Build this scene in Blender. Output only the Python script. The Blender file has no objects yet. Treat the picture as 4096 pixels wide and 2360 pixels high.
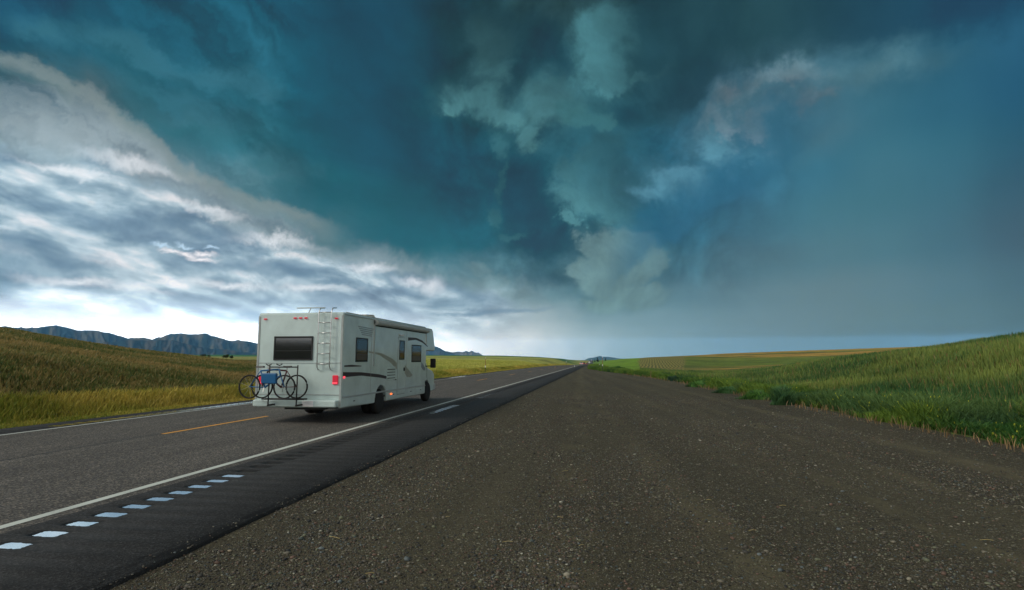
import bpy, math, random
import numpy as np
R = math.radians
S = bpy.context.scene
# ------------------------------------------------------------------ camera
F, H, HY, VX = 2275., 1.7, 1438., 2400.          # focal length, eye height, horizon and road vanishing point measured in the photo
PITCH = math.atan((HY-1180)/F)
YAW = math.atan2(VX-2048, F*math.cos(PITCH)+(HY-1180)*math.sin(PITCH))
cam = bpy.data.objects.new('camera', bpy.data.cameras.new('camera'))
S.collection.objects.link(cam)
cam.location = (0, 0, H); cam.rotation_euler = (R(90)+PITCH, 0, YAW)
cam.data.sensor_width = 36; cam.data.lens = 36*F/4096.
cam.data.clip_start = .1; cam.data.clip_end = 90000
S.camera = cam

def ray(px, py):
    px = np.asarray(px, float); py = np.asarray(py, float)
    x = px-2048.; u = 1180.-py
    f = F*math.cos(PITCH)-u*math.sin(PITCH); z = F*math.sin(PITCH)+u*math.cos(PITCH)
    X = x*math.cos(YAW)-f*math.sin(YAW); Y = f*math.cos(YAW)+x*math.sin(YAW)
    n = np.sqrt(X*X+Y*Y+z*z); return X/n, Y/n, z/n
def azel(px, py):
    X, Y, Z = ray(px, py); return np.degrees(np.arctan2(X, Y)), np.degrees(np.arcsin(Z))
def proj(a, e):
    a = np.radians(a); e = np.radians(e)
    x, y, z = np.sin(a)*np.cos(e), np.cos(a)*np.cos(e), np.sin(e)
    X = x*math.cos(YAW)+y*math.sin(YAW); f = y*math.cos(YAW)-x*math.sin(YAW)
    d = f*math.cos(PITCH)+z*math.sin(PITCH); u = z*math.cos(PITCH)-f*math.sin(PITCH)
    d = np.maximum(d, .05)
    return 2048+F*X/d, 1180-F*u/d
def gnd(px, py, z=0.):
    X, Y, Z = ray(px, py); t = (z-H)/Z; return float(X*t), float(Y*t)
def lateral(px, y):
    X, Y, Z = ray(px, HY); return float(X/Y*y)
def lin(c):
    c = np.asarray(c, float)/255.
    return np.where(c <= .04045, c/12.92, ((c+.055)/1.055)**2.4)

# ------------------------------------------------------------------ node helper
class T:
    def __init__(s, tree):
        s.t = tree; s.n = tree.nodes; s.l = tree.links
    def new(s, typ, **k):
        n = s.n.new(typ)
        for a, b in k.items(): setattr(n, a, b)
        return n
    def put(s, sock, v):
        if v is None: return
        if isinstance(v, bpy.types.NodeSocket): s.l.new(v, sock)
        else: sock.default_value = v
    def m(s, op, a, b=None, c=None, clamp=False):
        n = s.new('ShaderNodeMath', operation=op, use_clamp=clamp)
        for i, v in enumerate((a, b, c)): s.put(n.inputs[i], v)
        return n.outputs[0]
    def vm(s, op, a, b=None):
        n = s.new('ShaderNodeVectorMath', operation=op)
        s.put(n.inputs[0], a)
        if op == 'SCALE': s.put(n.inputs['Scale'], b)
        elif b is not None: s.put(n.inputs[1], b)
        return n.outputs['Value'] if op in ('LENGTH', 'DOT_PRODUCT') else n.outputs[0]
    def mix(s, f, a, b, typ='RGBA', blend='MIX'):
        n = s.new('ShaderNodeMix', data_type=typ, blend_type=blend)
        s.put(n.inputs[0], f)
        i, o = (6, 2) if typ == 'RGBA' else (2, 0)
        for k, v in ((i, a), (i+1, b)):
            if not isinstance(v, bpy.types.NodeSocket) and typ == 'RGBA': v = (*[float(q) for q in v[:3]], 1)
            s.put(n.inputs[k], v)
        return n.outputs[o]
    def step(s, v, a, b, lo=0., hi=1., kind='SMOOTHSTEP'):
        n = s.new('ShaderNodeMapRange', interpolation_type=kind)
        s.put(n.inputs[0], v); s.put(n.inputs[1], a); s.put(n.inputs[2], b)
        s.put(n.inputs[3], lo); s.put(n.inputs[4], hi)
        return n.outputs[0]
    def noise(s, v, scale, detail=5, rough=.55, dist=0., out=0, lac=2.):
        n = s.new('ShaderNodeTexNoise')
        s.put(n.inputs['Vector'], v); s.put(n.inputs['Scale'], scale); s.put(n.inputs['Detail'], detail)
        s.put(n.inputs['Roughness'], rough); s.put(n.inputs['Distortion'], dist); s.put(n.inputs['Lacunarity'], lac)
        return n.outputs[out]
    def ramp(s, f, stops, interp='LINEAR'):
        n = s.new('ShaderNodeValToRGB'); cr = n.color_ramp; cr.interpolation = interp
        while len(cr.elements) < len(stops): cr.elements.new(.5)
        for e, (p, c) in zip(cr.elements, stops): e.position = min(max(p, 0), 1)
        for e, (p, c) in zip(cr.elements, stops): e.color = (*[float(q) for q in c[:3]], 1)
        s.put(n.inputs[0], f); return n.outputs[0]
    def comb(s, x, y, z=0.):
        n = s.new('ShaderNodeCombineXYZ')
        for i, v in enumerate((x, y, z)): s.put(n.inputs[i], v)
        return n.outputs[0]

# ------------------------------------------------------------------ world: Nishita sky behind a procedural storm deck
SKY_K = 10.      # cloud radiance is multiplied by this before the 0.1 background strength
SUN_EL, SUN_AZ = 38., 235.
W = bpy.data.worlds.new('World'); S.world = W; W.use_nodes = True
W.node_tree.nodes.clear(); w = T(W.node_tree)
tc = w.new('ShaderNodeTexCoord').outputs['Generated']
sep = w.new('ShaderNodeSeparateXYZ'); w.l.new(tc, sep.inputs[0])
dx, dy, dz = sep.outputs
D = 57.29578
az0 = w.m('MULTIPLY', w.m('ARCTAN2', dx, dy), D)
el0 = w.m('MULTIPLY', w.m('ARCSINE', dz), D)
def nz(v, scale, detail, rough, dist=0., seed=0.):
    n = w.noise(w.vm('ADD', v, (seed, seed*1.7, -seed)), scale, detail, rough, dist, out=1)
    return w.vm('SUBTRACT', n, (.5, .5, .5))
# flattened cloud-plane coordinates give streaks that pack towards the horizon
den = w.m('ADD', w.m('MAXIMUM', dz, 0.), .10)
pl = w.comb(w.m('DIVIDE', dx, den), w.m('DIVIDE', dy, den), 0.)
wA = nz(tc, 2.6, 8, .58, .4)             # broad warp
wB = nz(tc, 9., 10, .70, .2, 5.)         # fine warp
sA = w.new('ShaderNodeSeparateXYZ'); w.l.new(wA, sA.inputs[0])
sB = w.new('ShaderNodeSeparateXYZ'); w.l.new(wB, sB.inputs[0])
def warped(ka, kb, kye=.6):
    a = w.m('MULTIPLY_ADD', sA.outputs[0], ka, w.m('MULTIPLY_ADD', sB.outputs[0], kb, az0))
    lim = w.m('MULTIPLY', w.step(el0, 0., 12., .12, 1.), 1.)
    e = w.m('MULTIPLY_ADD', w.m('MULTIPLY', w.m('MULTIPLY_ADD', sA.outputs[1], ka*kye, w.m('MULTIPLY', sB.outputs[1], kb*kye)), 1.), lim, el0)
    return a, e
# photo colours sampled on a coarse grid (picture at 2527 px wide)
GX = [0, 200, 400, 600, 800, 1000, 1200, 1400, 1600, 1800, 2000, 2200, 2400, 2527]
GY = [0, 100, 200, 300, 400, 500, 600, 700, 780, 850]
G = [
 [(22,75,102),(30,85,106),(28,88,108),(28,86,106),(24,80,100),(20,76,96),(36,74,82),(50,84,88),(32,62,66),(28,60,68),(25,62,78),(22,60,84),(20,64,94),(20,74,118)],
 [(45,105,128),(42,104,126),(35,98,118),(38,98,116),(26,83,102),(20,79,99),(40,82,88),(48,88,92),(27,57,63),(26,60,68),(22,64,80),(28,78,100),(46,108,138),(45,108,142)],
 [(60,115,128),(45,98,112),(36,95,110),(40,104,120),(28,86,104),(22,82,102),(52,98,102),(40,85,92),(36,76,84),(28,74,94),(72,125,148),(60,120,145),(42,105,135),(35,95,130)],
 [(125,148,155),(110,130,136),(60,108,120),(28,96,112),(26,91,108),(24,88,108),(34,86,98),(38,80,88),(30,80,95),(75,125,145),(80,128,148),(50,115,140),(40,100,130),(35,90,120)],
 [(150,172,184),(140,160,170),(112,130,138),(62,112,120),(26,92,106),(22,88,106),(24,88,106),(32,90,104),(30,92,115),(50,112,138),(50,118,148),(66,126,148),(48,115,140),(35,95,120)],
 [(165,192,204),(170,195,208),(175,198,210),(130,150,158),(45,110,118),(24,92,106),(20,84,102),(30,88,106),(32,102,126),(45,108,138),(65,128,148),(58,124,145),(45,110,135),(30,84,110)],
 [(120,155,178),(150,178,194),(165,190,202),(168,192,204),(120,140,148),(32,98,110),(24,92,106),(34,102,118),(35,95,115),(50,118,138),(54,124,145),(52,122,143),(42,105,130),(35,85,110)],
 [(190,225,238),(210,225,232),(205,222,232),(205,220,228),(180,198,208),(180,196,202),(95,130,140),(90,132,142),(62,114,130),(84,124,136),(94,130,141),(85,128,145),(65,115,135),(50,100,120)],
 [(245,246,248),(240,243,246),(225,234,240),(190,206,218),(205,216,224),(225,232,236),(150,172,178),(98,138,148),(110,144,154),(104,138,148),(98,133,145),(90,130,142),(75,120,135),(62,108,124)],
 [(255,255,255),(252,252,252),(250,250,250),(240,243,246),(238,240,240),(238,238,236),(225,228,226),(172,192,197),(130,160,168),(112,146,157),(98,137,150),(86,129,146),(80,120,135),(68,112,128)],
]
G = lin(np.array(G)); G[:7] *= .88; G[:3, :4] *= .85
def gcol(px, py):     # bilinear lookup in the sample grid, 4096-px coordinates
    x = np.clip(px/1.621, 0, 2526.9); y = np.clip(py/1.621, 0, 849.9)
    i = np.clip(np.searchsorted(GX, x)-1, 0, len(GX)-2); j = np.clip(np.searchsorted(GY, y)-1, 0, len(GY)-2)
    u = (x-np.array(GX)[i])/(np.array(GX)[i+1]-np.array(GX)[i]); v = (y-np.array(GY)[j])/(np.array(GY)[j+1]-np.array(GY)[j])
    u = u[:, None]; v = v[:, None]
    return (G[j, i]*(1-u)+G[j, i+1]*u)*(1-v)+(G[j+1, i]*(1-u)+G[j+1, i+1]*u)*v
AZ = np.concatenate([[-180, -140, -100, -72], np.linspace(-56, 38, 23), [55, 80, 110, 150, 180]])
BACK_LO, BACK_HI = np.array((1.25, 1.22, 1.15)), np.array((.95, .93, .88))
LEFT_LO, RIGHT_LO = lin((232, 238, 242)), lin((120, 150, 160))
ELS = [0, 1.5, 3.5, 6, 9, 12.5, 16, 20, 24, 28, 33, 40, 60]
calm = w.step(az0, 10., 22., 1., .25)
aW, eW = warped(17., 7.)
aW = w.mix(calm, az0, aW, 'FLOAT'); eW = w.mix(calm, el0, eW, 'FLOAT')
rows = []
for e in ELS:
    px, py = proj(AZ, np.minimum(e, 34))
    col = gcol(px, py)
    k = min(e/35., 1)
    for i, a in enumerate(AZ):
        if a > 38 or a < -56:
            side = (LEFT_LO if a < 0 else RIGHT_LO)*(1-k)+lin((60, 110, 128))*k
            back = BACK_LO*(1-k)+BACK_HI*k
            t = min(max((abs(a)-60)/60., 0), 1) if a < 0 else min(max((a-45)/70., 0), 1)
            col[i] = side*(1-t)+back*t
    if e >= 60: col = col*0+np.array((.50, .52, .50))
    rows.append(w.ramp(w.step(aW, -180., 180., kind='LINEAR'), [((a+180)/360., c) for a, c in zip(AZ, col)], 'EASE'))
base = rows[0]
for i in range(1, len(ELS)):
    base = w.mix(w.step(eW, float(ELS[i-1]), float(ELS[i]), kind='SMOOTHSTEP' if i > 2 else 'LINEAR'), base, rows[i])

def curve_edge(pts):      # (x, y) picture points at 2527 px -> elevation as a function of azimuth
    a, e = azel(np.array([p[0] for p in pts])*1.621, np.array([p[1] for p in pts])*1.621)
    n = w.new('ShaderNodeFloatCurve'); c = n.mapping.curves[0]
    n.mapping.use_clip = False
    xs = (a+60)/100.; ys = e/50.
    while len(c.points) < len(pts): c.points.new(.5, .5)
    for p, x, y in zip(c.points, xs, ys): p.location = (float(x), float(y)); p.handle_type = 'AUTO'
    n.mapping.update()
    return n
def edge(pts, ka, kb):
    n = curve_edge(pts)
    a, e = warped(ka, kb, 1.)
    w.put(n.inputs['Value'], w.step(a, -60., 40., kind='LINEAR'))
    return w.m('SUBTRACT', e, w.m('MULTIPLY', n.outputs[0], 50.))   # positive above the edge, degrees
def blobs(lst, ka, kb, kn=.5):
    a, e = warped(ka, kb, 1.)
    v = w.comb(a, e, 0.); cur = None
    for (x, y, rx, ry) in lst:
        ca, ce = azel(x*1.621, y*1.621)
        ax, _ = azel((x+rx)*1.621, y*1.621); _, ey = azel(x*1.621, (y-ry)*1.621)
        d = w.vm('LENGTH', w.vm('MULTIPLY', w.vm('SUBTRACT', v, (float(ca), float(ce), 0)), (1/float(ax-ca), 1/max(float(ey-ce), .05), 0)))
        cur = d if cur is None else w.m('SMOOTH_MIN', cur, d, .25)
    return w.m('SUBTRACT', 1., cur)      # 1 in the middle, 0 on the rim
C = lambda *c: tuple(lin(c))
def M(*a):
    r = a[0]
    for q in a[1:]: r = w.m('MULTIPLY', r, q)
    return r
col = base
lft = w.step(az0, -17., -8., 1., 0.)
# large soft modelling of the deck in cloud-plane coordinates, puffy modelling of the core
pln = w.noise(w.vm('MULTIPLY', pl, (1.6, .8, 1.)), 1.1, 8, .55, .5)
n_b = w.noise(w.vm('ADD', tc, (3., 1., 2.)), 6.5, 10, .60, .55)
puff = w.m('ABSOLUTE', w.m('SUBTRACT', n_b, .5))
n_c = w.noise(w.vm('ADD', tc, (7., 4., 1.)), 3.6, 10, .60, .3)
core = M(w.step(az0, -23., -12.), w.step(az0, 9., 24., 1., 0.), w.step(el0, 3., 10.))
deckL = M(w.step(az0, -20., -10., 1., 0.), w.step(el0, 8., 15.))
col = w.vm('SCALE', col, w.m('ADD', 1., w.m('MULTIPLY', w.m('SUBTRACT', pln, .5), w.m('MULTIPLY', deckL, 1.9))))
col = w.vm('SCALE', col, w.m('ADD', 1., w.m('MULTIPLY', w.m('SUBTRACT', n_c, .5), w.m('MULTIPLY', core, 2.8))))
col = w.vm('SCALE', col, w.m('ADD', 1., w.m('MULTIPLY', w.m('SUBTRACT', puff, .085), w.m('MULTIPLY', core, 3.2))))
n_st = w.noise(w.comb(w.m('MULTIPLY', w.m('MULTIPLY_ADD', sA.outputs[0], 16., az0), .035), w.m('MULTIPLY', w.m('MULTIPLY_ADD', az0, .5, w.m('MULTIPLY_ADD', sB.outputs[1], 9., el0)), .13), 8.), 2.2, 9, .6, .25)
col = w.vm('SCALE', col, w.m('ADD', 1., w.m('MULTIPLY', w.m('SUBTRACT', n_st, .5), M(deckL, w.step(az0, -24., -34., .7, 2.4)))))
def wash(lst, c, k, ka=14., kb=7., lo=-.35, hi=1.):
    global col
    col = w.mix(M(w.step(blobs(lst, ka, kb), lo, hi), k, w.m('MULTIPLY_ADD', w.m('SUBTRACT', n_st, .5), 2.6, .75, clamp=True)), col, C(*c))
wash([(300,110,260,46),(560,165,150,50),(640,195,60,60),(60,70,90,40),(420,220,120,30)], (56, 112, 128), .8)
wash([(480,300,120,20),(650,400,60,20),(700,440,60,16)], (52, 112, 122), .6)
wash([(860,120,200,120),(900,330,220,130),(820,480,160,60),(1010,560,150,50)], (20, 78, 96), .6)
# storm deck: dark teal above a ragged edge
E1 = [(-60,225),(0,232),(120,262),(240,300),(330,345),(430,425),(560,500),(680,560),(760,585),(850,612),(950,634),(1100,668),(1200,712),(1330,765),(1500,800)]
e1 = edge(E1, 9., 7.)
col = w.mix(M(w.step(e1, -.3, 2.2), w.step(e1, 2.5, 9., 1., 0.), lft, w.step(az0, -52., -40., .3, 1.), w.m('ADD', .62, 0.)), col, C(30, 98, 110))
e2 = edge([(-60,370),(0,378),(120,402),(200,400),(280,425),(350,460),(420,480),(520,530),(600,568),(700,598),(800,614),(900,634),(1000,656),(1100,672),(1180,700),(1250,742),(1330,776),(1500,805)], 7., 5.)
grey = M(w.step(e2, -.3, 1.5), w.step(e1, -.5, .8, 1., 0.), lft)
gshade = w.step(w.m('ADD', w.m('MULTIPLY', pln, .4), w.m('MULTIPLY', n_st, .6)), .38, .60)
col = w.mix(w.m('MULTIPLY', grey, .7), col, w.mix(gshade, C(84, 112, 126), C(150, 165, 170)))
# broken cloud layer in the bright gap
ug = w.comb(w.m('MULTIPLY', az0, .085), w.m('MULTIPLY', w.m('MULTIPLY_ADD', az0, .13, el0), .20), 1.5)
ng = w.noise(ug, 1.5, 9, .58, .3)
ug2 = w.comb(w.m('MULTIPLY', az0, .085), w.m('MULTIPLY', w.m('MULTIPLY_ADD', az0, .13, w.m('ADD', el0, -.7)), .20), 1.5)
ng2 = w.noise(ug2, 1.5, 5, .5, .3)
lit_ = w.m('SUBTRACT', ng, ng2)             # lighter on top of each bank, darker beneath
gapm = M(w.step(e2, .3, -1.3), w.step(az0, -13., -5., 1., 0.), w.step(el0, .4, 3.2))
gc = w.ramp(w.m('MULTIPLY_ADD', lit_, -1.3, w.m('ADD', w.m('MULTIPLY', ng, .75), w.m('MULTIPLY', n_b, .25))), [(.30, C(70, 102, 128)), (.43, C(110, 140, 162)), (.52, C(150, 177, 192)), (.59, C(192, 212, 222)), (.68, C(246, 245, 247))])
gapm = M(gapm, w.step(el0, 1.5, 7., .55, 1.))
col = w.mix(w.m('MULTIPLY', gapm, .85), col, gc)
b = blobs([(60,628,230,34),(0,600,120,26),(170,650,150,18),(420,566,170,22),(650,645,130,30),(760,668,120,16),(860,690,70,10),(640,780,90,24),(1210,772,170,8)], 7., 4.5)
col = w.mix(M(w.step(b, -.15, .9), .66), col, C(104, 134, 156))
b = blobs([(180,700,150,14),(330,712,90,10),(560,692,130,12),(790,705,120,12),(300,415,150,22),(130,430,140,14),(500,520,110,18),(680,590,120,16),(930,655,70,14),(1090,700,44,26),(1040,690,50,14)], 8., 5.)
col = w.mix(M(w.step(b, -.35, 1.2), .75), col, C(238, 242, 246))
b = blobs([(455,622,42,11),(500,620,36,9),(410,618,40,7),(490,632,50,7)], 5., 4.)
col = w.mix(w.step(b, -.2, 1.1), col, C(248, 244, 246))
b = blobs([(385,606,34,7),(450,603,40,5),(520,604,26,5)], 5., 4.)
cyan = w.step(b, .0, .9)
# rim of the deck, then the warm streak lying on it
st = edge([(-60,120),(0,150),(60,172),(150,235),(250,290),(350,330),(450,425),(560,462),(650,500),(740,525),(850,565),(900,600)], 7., 5.)
stm = M(w.step(st, -1.7, -.1), w.step(st, 0., 1.1, 1., 0.), w.step(az0, -30., -24., 1., 0.))
col = w.mix(M(stm, .72), col, C(130, 146, 146))
# dark hollows of the storm core
mid = blobs([(1300,150,190,150),(1360,330,120,90),(1480,360,130,90),(1560,470,120,90),(1440,520,150,110),(1500,620,110,90),(1330,620,120,80),(1250,450,80,120),(1480,720,130,60),(1620,250,110,90)], 12., 9.)
hol = w.step(w.m('MULTIPLY_ADD', w.m('SUBTRACT', n_c, .5), 2.2, w.m('MULTIPLY', w.m('SUBTRACT', n_b, .5), 1.0)), -.22, .30)
col = w.mix(M(w.step(mid, -.35, .9), .62), col, w.mix(hol, C(16, 54, 68), C(50, 100, 112)))
b = blobs([(1330,480,70,130),(1290,430,60,70),(1340,610,120,60),(1600,560,110,60),(1530,300,90,60),(1420,700,190,40),(1700,90,300,110),(1570,60,80,120),(1370,170,50,120)], 13., 9.)
col = w.mix(M(w.step(b, -.2, .9), .62), col, C(17, 58, 72))
# pale lobes: crisp ragged rim to the lower left, fading up and to the right
def lobe(lst, c, k, ux, uy, x0, y0, span, ka=11., kb=8., rim=.55):
    global col
    bb = blobs(lst, ka, kb)
    ca, ce = azel(x0*1.621, y0*1.621)
    g = w.m('ADD', w.m('MULTIPLY', w.m('SUBTRACT', az0, float(ca)), ux), w.m('MULTIPLY', w.m('SUBTRACT', el0, float(ce)), uy))
    fade = w.step(w.m('ADD', g, w.m('MULTIPLY', sB.outputs[2], 6.)), 0., span, 1., 0.)
    # soft body plus a tighter, ragged front; billows shade the inside
    body_ = w.m('ADD', w.m('MULTIPLY', w.step(bb, -.35, 1.0, kind='LINEAR'), .42), w.m('MULTIPLY', w.step(w.m('MULTIPLY_ADD', w.m('SUBTRACT', n_c, .5), 1.1, bb), -.02, rim), .75), clamp=True)
    tex = w.m('MULTIPLY_ADD', w.m('SUBTRACT', n_b, .5), 4.2, .52, clamp=True)
    dark = tuple(lin(c)*.26)
    shd = w.m('MULTIPLY', fade, w.m('MULTIPLY_ADD', tex, .75, .3), clamp=True)
    col = w.mix(M(body_, k, w.m('MULTIPLY_ADD', fade, .55, .42)), col, w.mix(shd, dark, C(*c)))
lobe([(1190,205,115,75),(1240,255,84,55),(1300,310,44,52),(1350,230,90,90),(1130,230,46,34),(1220,100,100,110)], (76, 128, 134), 1., .35, 1., 1130, 290, 15., rim=.6)
lobe([(1430,300,70,34),(1470,330,36,24),(1400,270,50,40)], (62, 116, 122), .8, .3, 1., 1430, 335, 9.)
lobe([(1500,50,85,110),(1475,150,75,85),(1490,195,66,34),(1570,190,44,18),(1650,172,50,16)], (76, 132, 140), 1., 1., .25, 1430, 230, 14., rim=.6)
lobe([(1460,420,80,76),(1445,490,90,66),(1388,550,28,30),(1480,525,60,44)], (88, 148, 156), 1., .7, .8, 1380, 575, 11., rim=.5)
lobe([(1520,560,60,40),(1570,600,70,34),(1540,480,60,50),(1600,520,50,30)], (60, 118, 134), .8, .7, .8, 1490, 600, 9.)
lobe([(1510,630,110,70),(1440,670,54,40),(1450,600,60,46),(1500,710,90,54),(1570,735,110,40),(1480,762,50,20),(1560,660,90,60)], (126, 165, 168), .95, .8, .5, 1420, 770, 19., 8., 7., .35)
lobe([(1225,360,34,50),(1245,450,18,60),(1240,540,24,40),(1275,590,40,14)], (66, 120, 128), .6, .6, .4, 1220, 600, 30., 8., 8., .6)
lobe([(1210,690,60,22),(1190,660,30,14),(1260,730,50,16)], (120, 150, 155), .55, .6, .8, 1190, 740, 8., 6., 6., .5)
# dark shelf, upper right
e6 = edge([(1300,600),(1420,430),(1540,400),(1620,340),(1700,300),(1760,255),(1820,222),(1900,205),(1985,190),(2010,148),(2090,128),(2200,120),(2300,104),(2420,88),(2560,52)], 6., 7.)
sh = M(w.step(e6, -.8, 1.8), w.step(az0, 0., 10.))
col = w.mix(w.m('MULTIPLY', sh, .88), col, w.mix(w.step(w.m('MULTIPLY_ADD', w.m('SUBTRACT', n_c, .5), 1.6, w.m('MULTIPLY', w.m('SUBTRACT', n_b, .5), .8)), -.25, .3), w.mix(w.step(az0, 14., 34.), C(20, 50, 60), C(16, 54, 80)), w.mix(w.step(az0, 14., 34.), C(38, 76, 84), C(30, 78, 106))))
lobe([(1840,300,190,120),(1740,370,120,80),(1640,450,110,70),(1950,270,190,120),(2060,220,130,80),(1980,360,150,70),(2150,200,160,70)], (88, 138, 156), .9, -.5, -.3, 2250, 100, 60., 11., 8., 1.5)
lobe([(1820,290,90,50),(1760,340,70,40),(1940,250,100,50),(1900,340,90,34),(2020,290,60,40)], (116, 150, 164), .8, -.5, -.3, 2250, 100, 60., 13., 10., .9)
lobe([(2000,290,50,34),(1790,345,66,14),(1870,350,60,12),(1820,260,40,30),(1950,250,40,24)], (134, 158, 172), .5, -.5, -.3, 2150, 130, 60., 9., 7., .8)
lobe([(1650,430,50,24),(1730,370,60,28),(1600,450,40,22),(1850,388,50,16),(1560,480,60,34)], (86, 142, 162), 1., -.5, -.3, 2150, 130, 60., 9., 7., .8)
e7 = edge([(1500,720),(1560,655),(1640,610),(1720,570),(1800,520),(1900,470),(1990,410),(2060,350),(2150,300),(2300,250)], 7., 6.)
bd = M(w.step(e7, -.2, 1.4), w.step(e7, 3., 8., 1., 0.), w.step(az0, 0., 5.), w.step(az0, 24., 17.))
col = w.mix(w.m('MULTIPLY', bd, .6), col, C(36, 98, 126))
# rain curtain: faint vertical streaks
col = w.mix(M(w.step(az0, 3., 16.), w.step(el0, 19., 8., 0., .3)), col, C(104, 130, 142))
rn = w.noise(w.comb(w.m('MULTIPLY', az0, .5), w.m('MULTIPLY', el0, .03), 3.), 1., 4, .6)
rk = M(w.m('SUBTRACT', rn, .5), w.step(az0, 6., 22.), w.step(el0, 3., 10.))
bl = w.m('ADD', w.m('MULTIPLY', sB.outputs[1], .7), w.m('ADD', w.m('MULTIPLY', sA.outputs[2], .5), w.m('MULTIPLY', rk, .4)))
col = w.mix(w.step(az0, 8., 24., 0., 1.), col, w.vm('MULTIPLY', col, (.96, .90, .84)))
bl = M(bl, w.step(el0, 2., 14., .1, .9), w.step(az0, 12., 24., 1., .3))
col = w.vm('SCALE', col, w.m('ADD', 1., bl))
glow = M(w.step(el0, 7., -.5), w.step(az0, -9., -30.))
col = w.vm('SCALE', col, w.m('ADD', 1., w.m('MULTIPLY', glow, 2.1)))
HZ_D, HZ_C, HZ_TOP = 6.0e-5, (.16, .48, 1.), 505.
path = w.m('MINIMUM', 15500., w.m('DIVIDE', HZ_TOP, w.m('MAXIMUM', dz, .001)))   # metres of air a low ray crosses: what it takes is added back
att = w.comb(*[w.m('EXPONENT', w.m('MULTIPLY', path, -HZ_D*q)) for q in HZ_C])
glowair = w.vm('MULTIPLY', w.vm('SUBTRACT', (1., 1., 1.), att), (.29, .28, .26))
col = w.vm('MAXIMUM', w.vm('DIVIDE', w.vm('SUBTRACT', col, glowair), att), (.01, .02, .03))
skt = w.new('ShaderNodeTexSky', sky_type='NISHITA', sun_disc=False, sun_elevation=R(SUN_EL), sun_rotation=R(SUN_AZ))
cl = w.vm('SCALE', col, SKY_K)
cl = w.mix(w.m('MULTIPLY', cyan, .75), cl, w.vm('SCALE', skt.outputs[0], 2.2))
cl = w.mix(.03, cl, skt.outputs[0])
bg = w.new('ShaderNodeBackground'); bg.inputs[1].default_value = .1
w.l.new(cl, bg.inputs[0])
w.l.new(bg.outputs[0], w.new('ShaderNodeOutputWorld').inputs[0])
W.cycles.sampling_method = 'MANUAL'; W.cycles.sample_map_resolution = 512

sun = bpy.data.objects.new('sun', bpy.data.lights.new('sun', 'SUN'))
S.collection.objects.link(sun)
sun.data.energy = 1.5; sun.data.angle = R(14); sun.data.color = (1, .93, .82)
sa = R(SUN_AZ); sun.rotation_euler = (R(90-SUN_EL), 0, -sa+math.pi)
sun.location = (0, 0, 60)
vs = S.view_settings; vs.view_transform = 'Standard'; vs.look = 'None'; vs.gamma = 1; vs.exposure = 0
S.cycles.use_denoising
S.cycles.max_bounces = 6; S.cycles.diffuse_bounces = 2; S.cycles.glossy_bounces = 3; S.cycles.volume_bounces = 0
S.cycles.transparent_max_bounces = 6

# ------------------------------------------------------------------ numpy noise
_rng = np.random.default_rng(7)
_TB = _rng.random((256, 256))
def vnoise(x, y, seed=0):
    x = np.asarray(x, float)+seed*37.3; y = np.asarray(y, float)+seed*17.9
    xi = np.floor(x).astype(np.int64); yi = np.floor(y).astype(np.int64); u = x-xi; v = y-yi
    u = u*u*(3-2*u); v = v*v*(3-2*v)
    a = _TB[xi & 255, yi & 255]; b = _TB[(xi+1) & 255, yi & 255]; c = _TB[xi & 255, (yi+1) & 255]; d = _TB[(xi+1) & 255, (yi+1) & 255]
    return (a*(1-u)+b*u)*(1-v)+(c*(1-u)+d*u)*v
def fbm(x, y, o=5, seed=0, g=.5):
    s = 0; a = 1; t = 0
    for i in range(o):
        s = s+a*vnoise(x*2**i, y*2**i, seed+i*3); t += a; a *= g
    return s/t
def sstep(x, a, b):
    t = np.clip((x-a)/(b-a), 0, 1); return t*t*(3-2*t)

# ------------------------------------------------------------------ object helpers
COL = S.collection
def tag(o, label=None, cat=None, group=None, kind=None):
    if label: o['label'] = label
    if cat: o['category'] = cat
    if group: o['group'] = group
    if kind: o['kind'] = kind
    return o
def link(name, me, mat=None, parent=None):
    o = bpy.data.objects.new(name, me); COL.objects.link(o)
    if mat: me.materials.append(mat)
    if parent: o.parent = parent
    return o
def np_mesh(name, V, Fq, Ft=None, colv=None, smooth=False):
    me = bpy.data.meshes.new(name)
    V = np.asarray(V, np.float32); me.vertices.add(len(V)); me.vertices.foreach_set('co', V.ravel())
    idx = []; tot = []
    if Fq is not None and len(Fq): idx.append(np.asarray(Fq, np.int32).ravel()); tot.append(np.full(len(Fq), 4, np.int32))
    if Ft is not None and len(Ft): idx.append(np.asarray(Ft, np.int32).ravel()); tot.append(np.full(len(Ft), 3, np.int32))
    idx = np.concatenate(idx); tot = np.concatenate(tot)
    me.loops.add(len(idx)); me.loops.foreach_set('vertex_index', idx)
    me.polygons.add(len(tot)); st = np.concatenate([[0], np.cumsum(tot)[:-1]]).astype(np.int32)
    me.polygons.foreach_set('loop_start', st); me.polygons.foreach_set('loop_total', tot)
    if smooth: me.polygons.foreach_set('use_smooth', np.ones(len(tot), bool))
    if colv is not None:
        at = me.color_attributes.new('col', 'FLOAT_COLOR', 'POINT')
        c = np.ones((len(V), 4), np.float32); c[:, :colv.shape[1]] = colv
        at.data.foreach_set('color', c.ravel())
    me.update(calc_edges=True); return me
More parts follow.
